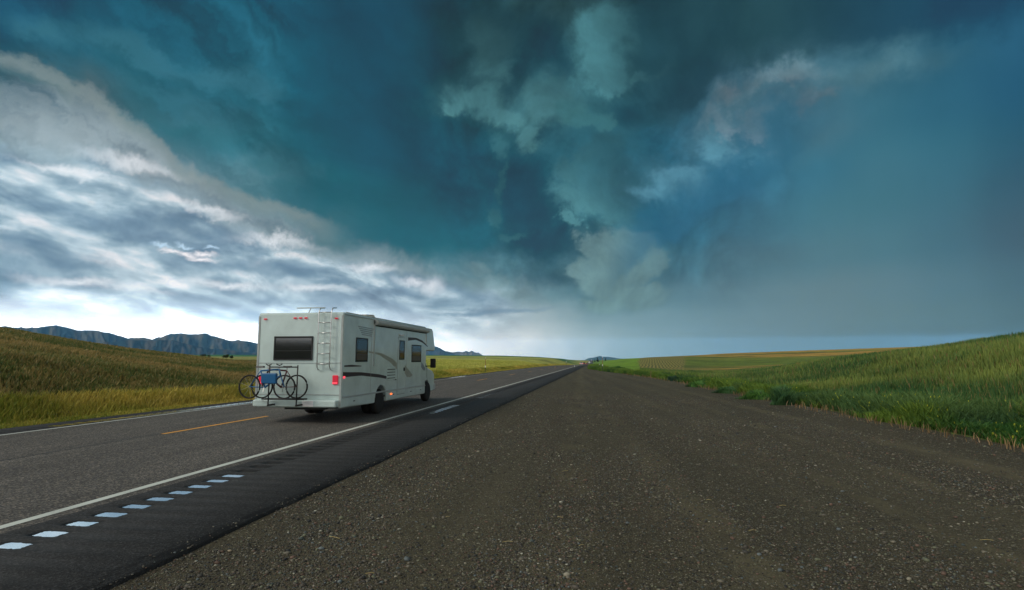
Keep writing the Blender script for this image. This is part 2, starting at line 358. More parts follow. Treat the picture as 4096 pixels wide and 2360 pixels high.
class MB:
    def __init__(s): s.v = []; s.f = []
    def add(s, v, f):
        n = len(s.v); s.v += [tuple(map(float, p)) for p in v]; s.f += [[i+n for i in q] for q in f]; return s
    def box(s, x0, x1, y0, y1, z0, z1):
        v = [(x, y, z) for x in (x0, x1) for y in (y0, y1) for z in (z0, z1)]
        return s.add(v, [(0,1,3,2),(4,6,7,5),(0,4,5,1),(2,3,7,6),(0,2,6,4),(1,5,7,3)])
    def tube(s, pts, r, n=8, r2=None):
        pts = [np.array(p, float) for p in pts]; m = len(pts); V = []
        for i, p in enumerate(pts):
            d = pts[min(i+1, m-1)]-pts[max(i-1, 0)]; d /= np.linalg.norm(d)+1e-9
            a = np.cross(d, (0, 0, 1)) if abs(d[2]) < .95 else np.cross(d, (1, 0, 0)); a /= np.linalg.norm(a); b = np.cross(d, a)
            rr = r if r2 is None else r+(r2-r)*i/(m-1)
            V += [p+rr*(a*math.cos(2*math.pi*k/n)+b*math.sin(2*math.pi*k/n)) for k in range(n)]
        Fc = [(i*n+k, i*n+(k+1) % n, (i+1)*n+(k+1) % n, (i+1)*n+k) for i in range(m-1) for k in range(n)]
        Fc += [tuple(range(n))[::-1], tuple(range((m-1)*n, m*n))]
        return s.add(V, Fc)
    def prism(s, poly, x0, x1):      # polygon in (y, z), extruded along x
        n = len(poly); V = [(x0, y, z) for y, z in poly]+[(x1, y, z) for y, z in poly]
        return s.add(V, [tuple(range(n))[::-1], tuple(range(n, 2*n))]+[(i, (i+1) % n, n+(i+1) % n, n+i) for i in range(n)])
    def lathe(s, prof, c, n=24):     # profile (radius, x offset) turned about the x axis through c
        V = [(c[0]+x, c[1]+r*math.cos(2*math.pi*k/n), c[2]+r*math.sin(2*math.pi*k/n)) for r, x in prof for k in range(n)]
        m = len(prof)
        Fc = [(i*n+k, i*n+(k+1) % n, (i+1)*n+(k+1) % n, (i+1)*n+k) for i in range(m-1) for k in range(n)]
        Fc += [tuple(range(n)), tuple(range((m-1)*n, m*n))[::-1]]
        return s.add(V, Fc)
    def build(s, name, mat, parent=None, bevel=0, smooth=False, seg=2):
        me = bpy.data.meshes.new(name); me.from_pydata(s.v, [], s.f); me.update()
        import bmesh
        b = bmesh.new(); b.from_mesh(me); bmesh.ops.recalc_face_normals(b, faces=b.faces); b.to_mesh(me); b.free()
        if smooth: me.polygons.foreach_set('use_smooth', [True]*len(me.polygons))
        o = link(name, me, mat, parent)
        if bevel:
            m = o.modifiers.new('bevel', 'BEVEL'); m.width = bevel; m.segments = seg; m.limit_method = 'ANGLE'; m.angle_limit = R(35)
            me.polygons.foreach_set('use_smooth', [True]*len(me.polygons))
            m.harden_normals = True
        return o
def empty(name, loc, rz=0.):
    o = bpy.data.objects.new(name, None); COL.objects.link(o); o.location = loc; o.rotation_euler = (0, 0, rz); o.empty_display_size = .3
    return o

# ------------------------------------------------------------------ materials
def mat(name, col=(.5, .5, .5), rough=.6, metal=0., emit=None, es=0., vary=.12, vscale=3., spec=.5, bump=0.):
    m = bpy.data.materials.new(name); m.use_nodes = True; t = T(m.node_tree)
    p = t.n['Principled BSDF']; p.inputs['Roughness'].default_value = rough; p.inputs['Metallic'].default_value = metal
    p.inputs['Specular IOR Level'].default_value = spec
    c = tuple(col)
    tcn = t.new('ShaderNodeTexCoord').outputs['Object']
    n = t.noise(tcn, vscale, 5, .6)
    k = t.step(n, .3, .7, 1-vary, 1+vary*.5, 'LINEAR')
    t.put(p.inputs['Base Color'], t.vm('SCALE', c, k))
    if bump:
        b = t.new('ShaderNodeBump'); b.inputs['Strength'].default_value = bump; t.put(b.inputs['Height'], t.noise(tcn, vscale*12, 3)); t.l.new(b.outputs[0], p.inputs['Normal'])
    if emit: p.inputs['Emission Color'].default_value = (*emit, 1); p.inputs['Emission Strength'].default_value = es
    return m

def asphalt(name, c0, c1, scale, ragged=False, warm=(1, 1, 1)):
    m = bpy.data.materials.new(name); m.use_nodes = True; t = T(m.node_tree); p = t.n['Principled BSDF']
    g = t.new('ShaderNodeNewGeometry').outputs['Position']
    v = t.new('ShaderNodeTexVoronoi', feature='F1'); t.l.new(g, v.inputs['Vector']); v.inputs['Scale'].default_value = scale
    n1 = t.noise(g, scale*.45, 4, .7)
    n2 = t.noise(t.vm('MULTIPLY', g, (1.5, .18, 1.)), 1., 4, .6)
    cellv = t.new('ShaderNodeSeparateColor'); t.l.new(v.outputs['Color'], cellv.inputs[0])
    f = t.m('ADD', t.m('MULTIPLY', t.m('POWER', cellv.outputs[0], 2.2), .8), t.m('MULTIPLY', t.m('SUBTRACT', n1, .5), 1.1), clamp=True)
    c = t.mix(f, c0, c1)
    c = t.mix(t.m('MULTIPLY', t.step(cellv.outputs[1], .9, .96), .45), c, tuple(np.array(c1)*1.9*np.array(warm)))
    c = t.vm('SCALE', c, t.step(n2, .25, .75, .72, 1.22, 'LINEAR'))
    if ragged:
        s2 = t.new('ShaderNodeSeparateXYZ'); t.l.new(g, s2.inputs[0])
        rg = t.noise(t.vm('MULTIPLY', g, (7., 1.6, 1.)), 1., 6, .7)
        k = t.step(t.m('ADD', s2.outputs[0], t.m('MULTIPLY', t.m('SUBTRACT', rg, .5), 1.5)), -3.86, -3.74)
        c = t.mix(t.m('MULTIPLY', k, .8), c, (.006, .006, .006))
    t.put(p.inputs['Base Color'], c); p.inputs['Roughness'].default_value = .8; p.inputs['Specular IOR Level'].default_value = .3
    b = t.new('ShaderNodeBump'); b.inputs['Strength'].default_value = .55; b.inputs['Distance'].default_value = .006
    t.put(b.inputs['Height'], t.m('ADD', v.outputs['Distance'], n1)); t.l.new(b.outputs[0], p.inputs['Normal'])
    return m
M_lane = asphalt('lane_asphalt', (.035, .033, .030), (.23, .212, .187), 55., warm=(1.1, 1., .85))
M_should = asphalt('shoulder_asphalt', (.018, .018, .018), (.066, .066, .066), 75., ragged=True)
def paint(name, c, wear=.35):
    m = bpy.data.materials.new(name); m.use_nodes = True; t = T(m.node_tree); p = t.n['Principled BSDF']
    g = t.new('ShaderNodeNewGeometry').outputs['Position']
    n = t.noise(g, 45., 5, .75); n2 = t.noise(g, 1.2, 3)
    k = t.step(t.m('ADD', n, t.m('MULTIPLY', t.m('SUBTRACT', n2, .5), .25)), .30, .42)
    cc = t.mix(t.m('MULTIPLY', k, 1.), tuple(np.array(c)*.35), c)
    t.put(p.inputs['Base Color'], t.vm('SCALE', cc, t.step(n2, .3, .7, .85, 1.08, 'LINEAR'))); p.inputs['Roughness'].default_value = .6
    return m
M_white = paint('line_white_paint', (.62, .66, .60)); M_yellow = paint('line_yellow_paint', (.85, .40, .03))
M_damp_shade = mat('damp_groove_shade', (.006, .006, .006), .45, vscale=30)  # damp groove bottoms, with the shade of the hollows painted into the dark colour
M_seam = mat('tar_seam', (.012, .012, .012), .5)

def attr_foliage(name, trans=.25, rough=.6, spec=.25):
    m = bpy.data.materials.new(name); m.use_nodes = True; t = T(m.node_tree); p = t.n['Principled BSDF']
    a = t.new('ShaderNodeAttribute', attribute_name='col')
    g = t.new('ShaderNodeNewGeometry').outputs['Position']
    t.put(p.inputs['Base Color'], t.vm('SCALE', a.outputs['Color'], t.step(t.noise(g, .35, 5, .6), .3, .7, .78, 1.2, 'LINEAR')))
    p.inputs['Roughness'].default_value = rough; p.inputs['Specular IOR Level'].default_value = spec
    if trans:
        tr = t.new('ShaderNodeBsdfTranslucent'); t.l.new(a.outputs['Color'], tr.inputs[0])
        mx = t.new('ShaderNodeMixShader'); mx.inputs[0].default_value = trans
        t.l.new(p.outputs[0], mx.inputs[1]); t.l.new(tr.outputs[0], mx.inputs[2])
        t.l.new(mx.outputs[0], t.n['Material Output'].inputs[0])
    return m
M_leaf = attr_foliage('foliage'); M_stone = attr_foliage('stone_colours', 0, .65, .4)

# ------------------------------------------------------------------ road line: height and sideways drift with distance
_ty = np.arange(-600., 6000., 4.)
def _sm(xs, ys, wdt=50.):
    v = np.interp(_ty, xs, ys); k = int(wdt/4)*2+1; p = np.pad(v, k//2, mode='edge'); return np.convolve(p, np.ones(k)/k, 'valid')
_zr = _sm([-600, 90, 170, 327, 455, 718, 950, 1300, 1800, 2500, 2750, 3400, 6000], [0, 0, -.15, -1.45, -2.45, -4.6, -5.0, -5.0, -3.9, -2.1, -2.2, -14, -60])
_xo = _sm([-600, 80, 140, 327, 455, 718, 950, 2500, 3400, 6000], [0, 0, -.4, -2.8, -4.7, -7.9, -8.3, -29, -41, -80])
zr = lambda y: np.interp(y, _ty, _zr); xo = lambda y: np.interp(y, _ty, _xo)
XG = lambda y: np.interp(y, [-50, 0, 12.7, 17.7, 25.8, 46.6, 60, 88, 112, 150, 6000], [9.5, 8.9, 8.15, 7.66, 7.25, 5.8, 4.3, .3, -2.2, -2.7, -2.7])

# ------------------------------------------------------------------ terrain: apparent height of the land along each bearing -> real heights
CR = .30
TERR = {
 -1400: [(30, 1360), (75, 1270), (200, 1290), (500, 1380), (3000, 1430)],
 -500: [(30, 1440), (75, 1292), (200, 1310), (500, 1410), (3000, 1432)],
 0: [(75, 1308), (150, 1330), (400, 1425), (3000, 1432)],
 250: [(80, 1350), (160, 1370), (400, 1425), (3000, 1430)],
 500: [(85, 1390), (170, 1405), (400, 1427), (1500, 1419), (3000, 1430)],
 700: [(90, 1412), (180, 1424), (350, 1428), (1500, 1419), (3000, 1430)],
 930: [(95, 1441), (200, 1440), (400, 1429), (900, 1424), (1500, 1418), (3000, 1430)],
 1300: [(70, 1457), (120, 1452), (300, 1436), (900, 1420), (3000, 1432)],
 1750: [(60, 1457), (95, 1460), (260, 1435), (900, 1420), (3000, 1432)],
 2000: [(75, 1458), (115, 1460), (300, 1436), (1000, 1421.5), (3000, 1434)],
 2150: [(100, 1458), (140, 1459), (320, 1436), (1000, 1427), (3000, 1437)],
 2250: [(130, 1458), (350, 1436), (1000, 1435), (3000, 1439)],
 2305: [(160, 1456), (350, 1435.5), (900, 1436.5), (3000, 1441)],
 2330: [(200, 1455), (400, 1438), (900, 1437), (3000, 1441)],
 2348: [(250, 1455), (500, 1444), (950, 1439.5), (2000, 1440), (3000, 1442)],
 2370: [(200, 1457), (450, 1453), (900, 1444), (2500, 1440), (3000, 1442)],
 2400: [(100, 1470), (250, 1455), (600, 1441), (1500, 1437), (3000, 1440)],
 2450: [(90, 1475), (130, 1465), (300, 1450), (600, 1436), (3000, 1440)],
 2500: [(80, 1483), (120, 1470), (300, 1445), (500, 1434), (3000, 1440)],
 2580: [(60, 1500), (100, 1480), (170, 1458), (300, 1428), (700, 1432), (3000, 1440)],
 2740: [(50, 1515), (75, 1505), (150, 1470), (350, 1421), (700, 1428), (3000, 1440)],
 2900: [(45, 1510), (80, 1503), (200, 1460), (400, 1412), (800, 1420), (3000, 1440)],
 3200: [(45, 1455), (85, 1466), (200, 1450), (430, 1401), (900, 1415), (3000, 1440)],
 3500: [(47, 1421), (90, 1440), (200, 1440), (450, 1391), (900, 1405), (3000, 1440)],
 3820: [(46, 1383), (90, 1410), (200, 1425), (480, 1380), (900, 1400), (3000, 1440)],
 4096: [(42, 1346), (100, 1362), (200, 1390), (480, 1376), (900, 1400), (3000, 1440)],
 4600: [(40, 1300), (100, 1310), (480, 1350), (900, 1400), (3000, 1440)],
 6500: [(40, 1250), (100, 1240), (480, 1250), (3000, 1420)],
}
AZN = np.concatenate([np.arange(-180, -62, 2.), np.arange(-62, 44, .11), np.arange(44, 180, 2.)])
RN = np.concatenate([[0.], 1.2*1.021**np.arange(0, 480)]); RN = RN[RN < 13000]
lr = np.log(np.maximum(RN, 1.))
rowsA, rowsZ = [], []
for px, pr in sorted(TERR.items()):
    a, _ = azel(px, HY)
    rs = [4.]; zs = [0.]
    for r_, py in pr:
        X, Y, Z = ray(px, py); hz = math.hypot(X, Y)
        z = H+float(Z/hz)*r_
        if 20 < r_ < 420: z -= CR*(1 if r_ < 250 else .5)
        rs.append(float(r_)); zs.append(z)
    rs += [7000., 13000.]; zs += [zs[-1]*.5-14, -60.]
    rowsA.append(float(a)); rowsZ.append(np.interp(RN, rs, zs))
rowsA = np.array(rowsA); rowsZ = np.array(rowsZ)
ZT = np.empty((len(AZN), len(RN)))
for j in range(len(RN)): ZT[:, j] = np.interp(AZN, rowsA, rowsZ[:, j])
k = np.array([1, 4, 6, 4, 1.])/16
for _ in range(8):      # smooth along distance so creases become rolling ground
    P = np.pad(ZT, ((0, 0), (2, 2)), mode='edge'); ZT = sum(k[i]*P[:, i:i+ZT.shape[1]] for i in range(5))
for _ in range(14):
    P = np.pad(ZT, ((2, 2), (0, 0)), mode='edge'); ZT = sum(k[i]*P[i:i+ZT.shape[0]] for i in range(5))
def ztab(x, y):
    r = np.maximum(np.hypot(x, y), 1.2); a = np.degrees(np.arctan2(x, y))
    j = np.clip(np.log(r/1.2)/math.log(1.021)+1, 1, len(RN)-1.001); i = np.interp(a, AZN, np.arange(len(AZN)))
    i0 = np.clip(i.astype(int), 0, len(AZN)-2); j0 = j.astype(int); u = i-i0; v = j-j0
    return (ZT[i0, j0]*(1-u)+ZT[i0+1, j0]*u)*(1-v)+(ZT[i0, j0+1]*(1-u)+ZT[i0+1, j0+1]*u)*v
def ground_z(x, y):
    x = np.asarray(x, float); y = np.asarray(y, float)
    d = x-xo(y)
    s = np.maximum(np.maximum(-15.3-d, d-XG(y)-.6), 0.)
    s = np.where(y > 3300, 400., s)
    wdt = np.where(d < 0, 7., 10.)+.035*np.clip(y, 0, 1500)
    wt = sstep(s, 0, wdt)
    rough = (fbm(x*.5, y*.5, 3, 3)-.5)*.16*sstep(s, 0, 4)*np.clip(40/np.maximum(np.hypot(x, y), 1), .3, 1)
    lot = (fbm(x*.35, y*.12, 3, 9)-.5)*.05*sstep(d, -3.7, -2.)*(1-sstep(s, 0, 1))
    ditch = -.38*np.exp(-((s-.6)/1.3)**2)*sstep(s, 0, .7)*(d < -10)*(1-sstep(np.hypot(x, y), 150, 300))
    return (zr(y)-.03-.00012*np.clip(y, 0, 4000))*(1-wt)+ztab(x, y)*wt+rough+lot+ditch

AA, RR = np.meshgrid(np.radians(AZN), RN, indexing='ij')
X = RR*np.sin(AA); Y = RR*np.cos(AA)
Z = ground_z(X, Y)
na, nr = X.shape
V = np.stack([X, Y, Z], -1).reshape(-1, 3)
ii = np.arange(na)[:, None]*nr; jj = np.arange(nr-1)[None, :]
i2 = ((np.arange(na)+1) % na)[:, None]*nr
Q = np.stack([ii+jj, ii+jj+1, i2+jj+1, i2+jj], -1).reshape(-1, 4)
# crop and soil colours by field; alpha = gravel
def field_colour(x, y):
    r = np.hypot(x, y); a = np.degrees(np.arctan2(x, y)); d = x-xo(y)
    n1 = fbm(x*.06, y*.06, 5, 1); n2 = fbm(x*.6, y*.6, 4, 2); n3 = fbm(x*.012, y*.03, 4, 5)
    c = np.zeros(x.shape+(3,))
    def put(m, col):
        nonlocal c; m = np.clip(m, 0, 1)[..., None]; c = c*(1-m)+np.array(col)*m
    left = d < -10
    c[...] = (.17, .20, .045)
    k = np.clip(n1*1.6-.3, 0, 1)[..., None]
    lf = (1-k)*np.array((.08, .095, .028))+k*np.array((.17, .13, .05))
    rt = (1-k)*np.array((.06, .13, .03))+k*np.array((.14, .19, .04))
    c = np.where(left[..., None], lf, rt)
    az_rv = azel(1180, HY)[0]
    # left, right of the coach: pale wheat then a darker green hill
    m = sstep(a, az_rv-8, az_rv+3)*left
    put(m, (.40, .42, .06)); put(m*sstep(n3, .45, .6)*.45, (.20, .24, .05))
    put(m*sstep(r, 110, 135), (.36, .38, .085))
    put(m*sstep(r, 110, 135)*sstep(n3, .42, .6)*.6, (.17, .20, .05))
    put(left*sstep(r, 200, 260)*(a < az_rv-2), (.26, .27, .07))
    hill = left*sstep(r, 560, 640)*sstep(a, azel(2330, HY)[0], azel(2240, HY)[0])
    put(hill, (.03, .17, .06)); put(hill*sstep(n3, .5, .62)*.5, (.05, .13, .04))
    # right far hill: gold and green strips
    far = (~left)*sstep(r, 95, 125)*sstep(a, azel(2520, HY)[0], azel(2590, HY)[0])
    gold = fbm(x*.010+3, y*.02, 5, 8)
    put(far, (.12, .17, .025)); put(far*sstep(gold, .40, .60), (.40, .25, .055)); put(far*sstep(r, 300, 420)*.5, (.44, .30, .06))
    put(far*sstep(fbm(x*.014+9, y*.04, 5, 18), .54, .62)*.8, (.05, .11, .02))
    put(far*sstep(r, 380, 460), (.36, .27, .055))
    lime = (~left)*sstep(r, 90, 130)*(a < azel(2560, HY)[0])
    put(lime, (.15, .27, .02)); put(lime*sstep(n3, .5, .65)*.5, (.09, .14, .03))
    # tractor tracks on the far hill
    put(r > 3000, (.06, .09, .05))
    return c
CV = field_colour(X, Y)
dd = X-xo(Y)
grav = ((dd > -15.2) & (dd < XG(Y)+.25)).astype(float)
CV[dd < -14] = np.where((grav > 0)[dd < -14][:, None], (.09, .085, .05), CV[dd < -14])
me = np_mesh('ground', V, Q, None, np.concatenate([CV, grav[..., None]], -1).reshape(-1, 4), True)
def ground_mat():
    m = bpy.data.materials.new('ground_cover'); m.use_nodes = True; t = T(m.node_tree); p = t.n['Principled BSDF']
    at = t.new('ShaderNodeAttribute', attribute_name='col'); g = t.new('ShaderNodeNewGeometry').outputs['Position']
    sx = t.new('ShaderNodeSeparateXYZ'); t.l.new(g, sx.inputs[0])
    # gravel: three sizes of stones
    def cells(scale, thr):
        v = t.new('ShaderNodeTexVoronoi', feature='F1'); t.l.new(g, v.inputs['Vector']); v.inputs['Scale'].default_value = scale
        s = t.new('ShaderNodeSeparateColor'); t.l.new(v.outputs['Color'], s.inputs[0])
        on = t.m('MULTIPLY', t.step(v.outputs['Distance'], .52, .36), t.step(s.outputs[1], thr, thr+.05))
        return v, s, on
    dirt = t.mix(t.noise(g, 14., 7, .75), (.026, .022, .015), (.14, .118, .078))
    sweep = t.noise(t.vm('MULTIPLY', g, (.9, .13, 1.)), 1., 5, .62, .4)
    c = t.mix(t.step(sweep, .35, .65), t.vm('SCALE', dirt, .86), dirt)
    h = t.m('MULTIPLY', t.noise(g, 40., 5, .7), .5)
    for sc, th, hh in ((95., .25, .5), (48., .45, .9), (24., .80, 1.6)):
        v, s, on = cells(sc, th)
        stone = t.ramp(s.outputs[0], [(0, (.02, .02, .02)), (.3, (.055, .048, .042)), (.55, (.11, .08, .06)), (.75, (.14, .135, .12)), (.9, (.23, .20, .15)), (1, (.42, .39, .32))])
        dens = t.step(sweep, .66, .38, .5, 1.)
        on = t.m('MULTIPLY', on, dens)
        c = t.mix(on, c, stone); h = t.m('ADD', h, t.m('MULTIPLY', t.m('MULTIPLY', on, t.m('SUBTRACT', 1., v.outputs['Distance'])), hh))
    trk = None
    for xa, kb_, wd_ in ((4.0, -.085, .17), (1.72, -.08, .22), (6.9, -.075, .3), (-.2, -.03, .3), (5.2, -.07, .2)):
        dd_ = t.m('ABSOLUTE', t.m('SUBTRACT', t.m('ADD', sx.outputs[0], t.m('MULTIPLY', t.m('SUBTRACT', t.noise(g, .35, 3), .5), .5)), t.m('MULTIPLY_ADD', sx.outputs[1], kb_, xa)))
        q_ = t.step(dd_, wd_*1.5, wd_*.4); trk = q_ if trk is None else t.m('MAXIMUM', trk, q_)
    trk = t.m('MULTIPLY', trk, t.step(t.noise(g, .8, 4), .38, .6))
    c = t.mix(t.m('MULTIPLY', trk, .8), c, t.vm('SCALE', dirt, 1.5))
    wheel = t.noise(t.comb(t.m('ADD', t.m('MULTIPLY', sx.outputs[0], .75), t.m('MULTIPLY', sx.outputs[1], .05)), t.m('MULTIPLY', sx.outputs[1], .02)), 1.6, 3, .5)
    c = t.vm('SCALE', c, t.step(wheel, .35, .65, .88, 1.10, 'LINEAR'))
    c = t.mix(t.m('MULTIPLY', t.step(t.noise(g, .22, 4), .5, .7), .35), c, t.vm('MULTIPLY', c, (1.05, .95, .95)))
    c = t.mix(t.m('MULTIPLY', t.step(sx.outputs[0], -3.2, -3.75), t.m('MULTIPLY', t.step(t.noise(g, 4., 5), .35, .6), .45)), c, (.035, .025, .017))
    # fields
    crop = t.m('ADD', t.m('MULTIPLY', t.noise(t.vm('MULTIPLY', g, (1., 1., .3)), 2.2, 6, .75), .5), t.m('MULTIPLY', t.noise(t.vm('MULTIPLY', g, (.12, .05, .1)), 1., 7, .7), .5))
    cr = t.vm('SCALE', at.outputs['Color'], t.step(crop, .36, .64, .42, 1.5, 'LINEAR'))
    rows = t.new('ShaderNodeTexWave', wave_type='BANDS', bands_direction='X'); rows.inputs['Scale'].default_value = .34; rows.inputs['Distortion'].default_value = 5.; rows.inputs['Detail'].default_value = 1.; rows.inputs['Detail Scale'].default_value = .25
    rv = t.new('ShaderNodeVectorRotate', rotation_type='Z_AXIS'); t.l.new(g, rv.inputs['Vector']); rv.inputs['Angle'].default_value = R(5.); t.l.new(rv.outputs[0], rows.inputs['Vector'])
    ang = t.m('ADD', t.m('MULTIPLY', t.m('ARCTAN2', sx.outputs[0], sx.outputs[1]), D), t.m('MULTIPLY', t.m('SUBTRACT', t.noise(g, .035, 4), .5), 1.6)); rad = t.vm('LENGTH', g)
    a0, a1 = float(azel(2555, HY)[0]), float(azel(2735, HY)[0])
    msk = t.m('MULTIPLY', t.m('MULTIPLY', t.step(ang, a0-.1, a0+.2), t.step(ang, a1+.3, a1-.1)), t.m('MULTIPLY', t.step(rad, 110., 150.), t.step(rad, 420., 340.)))
    cr = t.mix(t.m('MULTIPLY', msk, .85), cr, t.mix(rows.outputs['Fac'], (.05, .075, .02), (.34, .27, .08)))
    c = t.vm('MULTIPLY', c, (.98, 1.03, .92))
    col = t.mix(at.outputs['Alpha'], cr, c)
    t.put(p.inputs['Base Color'], col); p.inputs['Roughness'].default_value = .85; p.inputs['Specular IOR Level'].default_value = .2
    b = t.new('ShaderNodeBump'); b.inputs['Strength'].default_value = 1.; b.inputs['Distance'].default_value = .02
    t.put(b.inputs['Height'], t.m('MULTIPLY', h, at.outputs['Alpha']))
    b2 = t.new('ShaderNodeBump'); b2.inputs['Strength'].default_value = .6; b2.inputs['Distance'].default_value = .35
    t.put(b2.inputs['Height'], t.m('MULTIPLY', crop, t.m('SUBTRACT', 1., at.outputs['Alpha']))); t.l.new(b2.outputs[0], b.inputs['Normal'])
    t.l.new(b.outputs[0], p.inputs['Normal'])
    return m
tag(link('ground', me, ground_mat()), kind='structure')

# ------------------------------------------------------------------ road sheets
YS = np.concatenate([np.arange(-60, 200, 4.), np.arange(200, 3300, 12.)])
def strip(name, x0, x1, m, y0=-60, y1=3290, lift=0., skirt=False):
    ys = YS[(YS > y0) & (YS < y1)]; ys = np.concatenate([[y0], ys, [y1]])
    z = zr(ys)+lift+(0.00004*np.clip(ys, 0, 4000) if lift else 0); xs = xo(ys)
    cols = [x0, x1]; zz = [0, 0]
    if skirt: cols = [x0-.12, x0, x1, x1+.05]; zz = [-.1, 0, 0, -.1]
    n = len(cols)
    V = np.stack([np.stack([xs+c, ys, z+q], -1) for c, q in zip(cols, zz)], 1).reshape(-1, 3)
    i = np.arange(len(ys)-1)[:, None]*n+np.arange(n-1)[None, :]
    Q = np.stack([i, i+1, i+n+1, i+n], -1).reshape(-1, 4)
    return tag(link(name, np_mesh(name, V, Q), m), kind='structure')
strip('road', -13.55, -5.83, M_lane)
# right shoulder: near part carries the milled rumble grooves as real hollows
PIT = .355
GRV = np.arange(3.2, 62., PIT)
def shoulder(name, xa, xb, gx0, gx1, groo, y0, y1, m):
    ys = [y0]
    for g in groo: ys += [g-.012, g+.012, g+.09, g+.168, g+.192]
    ys += list(np.arange(groo[-1]+4, y1, 8.))+[y1]; ys = np.array(ys)
    xs = np.array([xa, gx0-.02, gx0+.02, gx1-.02, gx1+.02, xb, xb+(.05 if xb > -5 else 0)])
    dz = np.zeros((len(ys), len(xs)))
    k = 1
    for g in groo: dz[k+1:k+4, 2:4] = np.array([-.03, -.04, -.03])[:, None]; k += 5
    dz[:, -1] = -.08 if xb > -5 else 0
    X = xo(ys)[:, None]+xs[None, :]; Yy = ys[:, None]+0*X; Zz = zr(ys)[:, None]+dz
    if xb > -5: X[:, -2:] += ((fbm(ys*.9, ys*0, 4, 6)-.5)*.05)[:, None]
    n = len(xs); V = np.stack([X, Yy, Zz], -1).reshape(-1, 3)
    i = np.arange(len(ys)-1)[:, None]*n+np.arange(n-1)[None, :]
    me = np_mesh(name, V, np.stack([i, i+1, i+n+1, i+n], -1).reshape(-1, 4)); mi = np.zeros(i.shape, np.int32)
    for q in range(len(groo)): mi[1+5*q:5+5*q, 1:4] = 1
    o = tag(link(name, me, m), kind='structure'); me.materials.append(M_damp_shade); me.polygons.foreach_set('material_index', mi.ravel()); return o
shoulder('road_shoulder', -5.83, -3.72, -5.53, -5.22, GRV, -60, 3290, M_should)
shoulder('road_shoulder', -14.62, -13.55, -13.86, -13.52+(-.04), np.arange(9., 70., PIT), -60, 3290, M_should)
strip('road_marking', -6.12, -5.995, M_white, lift=.004)
strip('road_marking', -13.46, -13.36, M_white, lift=.004)
for y0 in np.arange(-5.1, 400, 17.05): strip('road_marking', -10.0, -9.89, M_yellow, y0, y0+4.2, lift=.004)
strip('road_joint', -10.045, -10.018, M_seam, lift=.0035, y1=120)

# ------------------------------------------------------------------ puddles left in the grooves
M_water = bpy.data.materials.new('standing_water'); M_water.use_nodes = True
t = T(M_water.node_tree); p = t.n['Principled BSDF']; p.inputs['Base Color'].default_value = (.93, .95, .97, 1); p.inputs['Metallic'].default_value = 1.; p.inputs['Roughness'].default_value = .07
b = t.new('ShaderNodeBump'); b.inputs['Strength'].default_value = .06; t.put(b.inputs['Height'], t.noise(t.new('ShaderNodeTexCoord').outputs['Object'], 30., 3)); t.l.new(b.outputs[0], p.inputs['Normal'])
rnd = random.Random(4)
pm = []
for kx in range(5):
    V = [(0, 0, 0)]; n = 44
    for i in range(n):
        a = 2*math.pi*i/n; c, s_ = math.cos(a), math.sin(a)
        q = max(abs(c), abs(s_))**-.92
        V.append((c*q*.146*(1+rnd.uniform(-.09, .05)), s_*q*.082*(1+rnd.uniform(-.16, .08)), 0))
    m_ = bpy.data.meshes.new('puddle'); m_.from_pydata(V, [], [(0, i+1, (i+1) % n+1) for i in range(n)]); m_.materials.append(M_water); pm.append(m_)
ORD = ['nearest, cut by the left frame edge', 'second', 'third', 'fourth', 'fifth', 'sixth', 'seventh', 'eighth', 'ninth', 'tenth', 'eleventh', 'twelfth']
def puddles(xc, ys, label, group, ordinal=False):
    for i, y in enumerate(ys):
        o = bpy.data.objects.new('puddle', pm[rnd.randrange(5)]); COL.objects.link(o)
        o.location = (xc+float(xo(y)), y+.09, float(zr(y))-.006+PZ)
        o.rotation_euler = (0, 0, math.pi*rnd.randrange(2)); o.scale = (rnd.uniform(.9, 1.02)*PX, rnd.uniform(.88, 1.05)*PY, 1)
        lb = label
        if ordinal: lb = ('%s bright puddle in the rumble strip, counted from the bottom left' % ORD[i]) if i else 'nearest bright rumble strip puddle, cut by the left edge of the picture'
        tag(o, lb, 'puddle', group)
PY = 1.; PX = 1.; PZ = 0.
near = [y for y in GRV if 4.3 < y < 8.05]
puddles(-5.375, near, '', 'near puddles in the right rumble strip', True)
PY = .62
puddles(-5.375, [y for y in GRV if 17.6 < y < 21.2], 'small bright puddle in the short row beyond the motorhome front wheel', 'middle puddles in the right rumble strip')
puddles(-5.375, [y for y in GRV if 25.1 < y < 41.], 'tiny puddle in the long faint row further along the right shoulder', 'far puddles in the right rumble strip')
gl = np.arange(9., 70., PIT)
PY = 1.55; PX = 1.4; PZ = .0075
puddles(-13.85, [y for y in gl if 12.6 < y < 22.5], 'slim bright puddle in the far shoulder behind the motorhome, left of it', 'puddles in the left rumble strip')
puddles(-13.85, [y for y in gl if 41 < y < 46 or 52 < y < 58], 'tiny puddle in the far shoulder beyond the motorhome, right of its cab', 'far puddles in the left rumble strip')

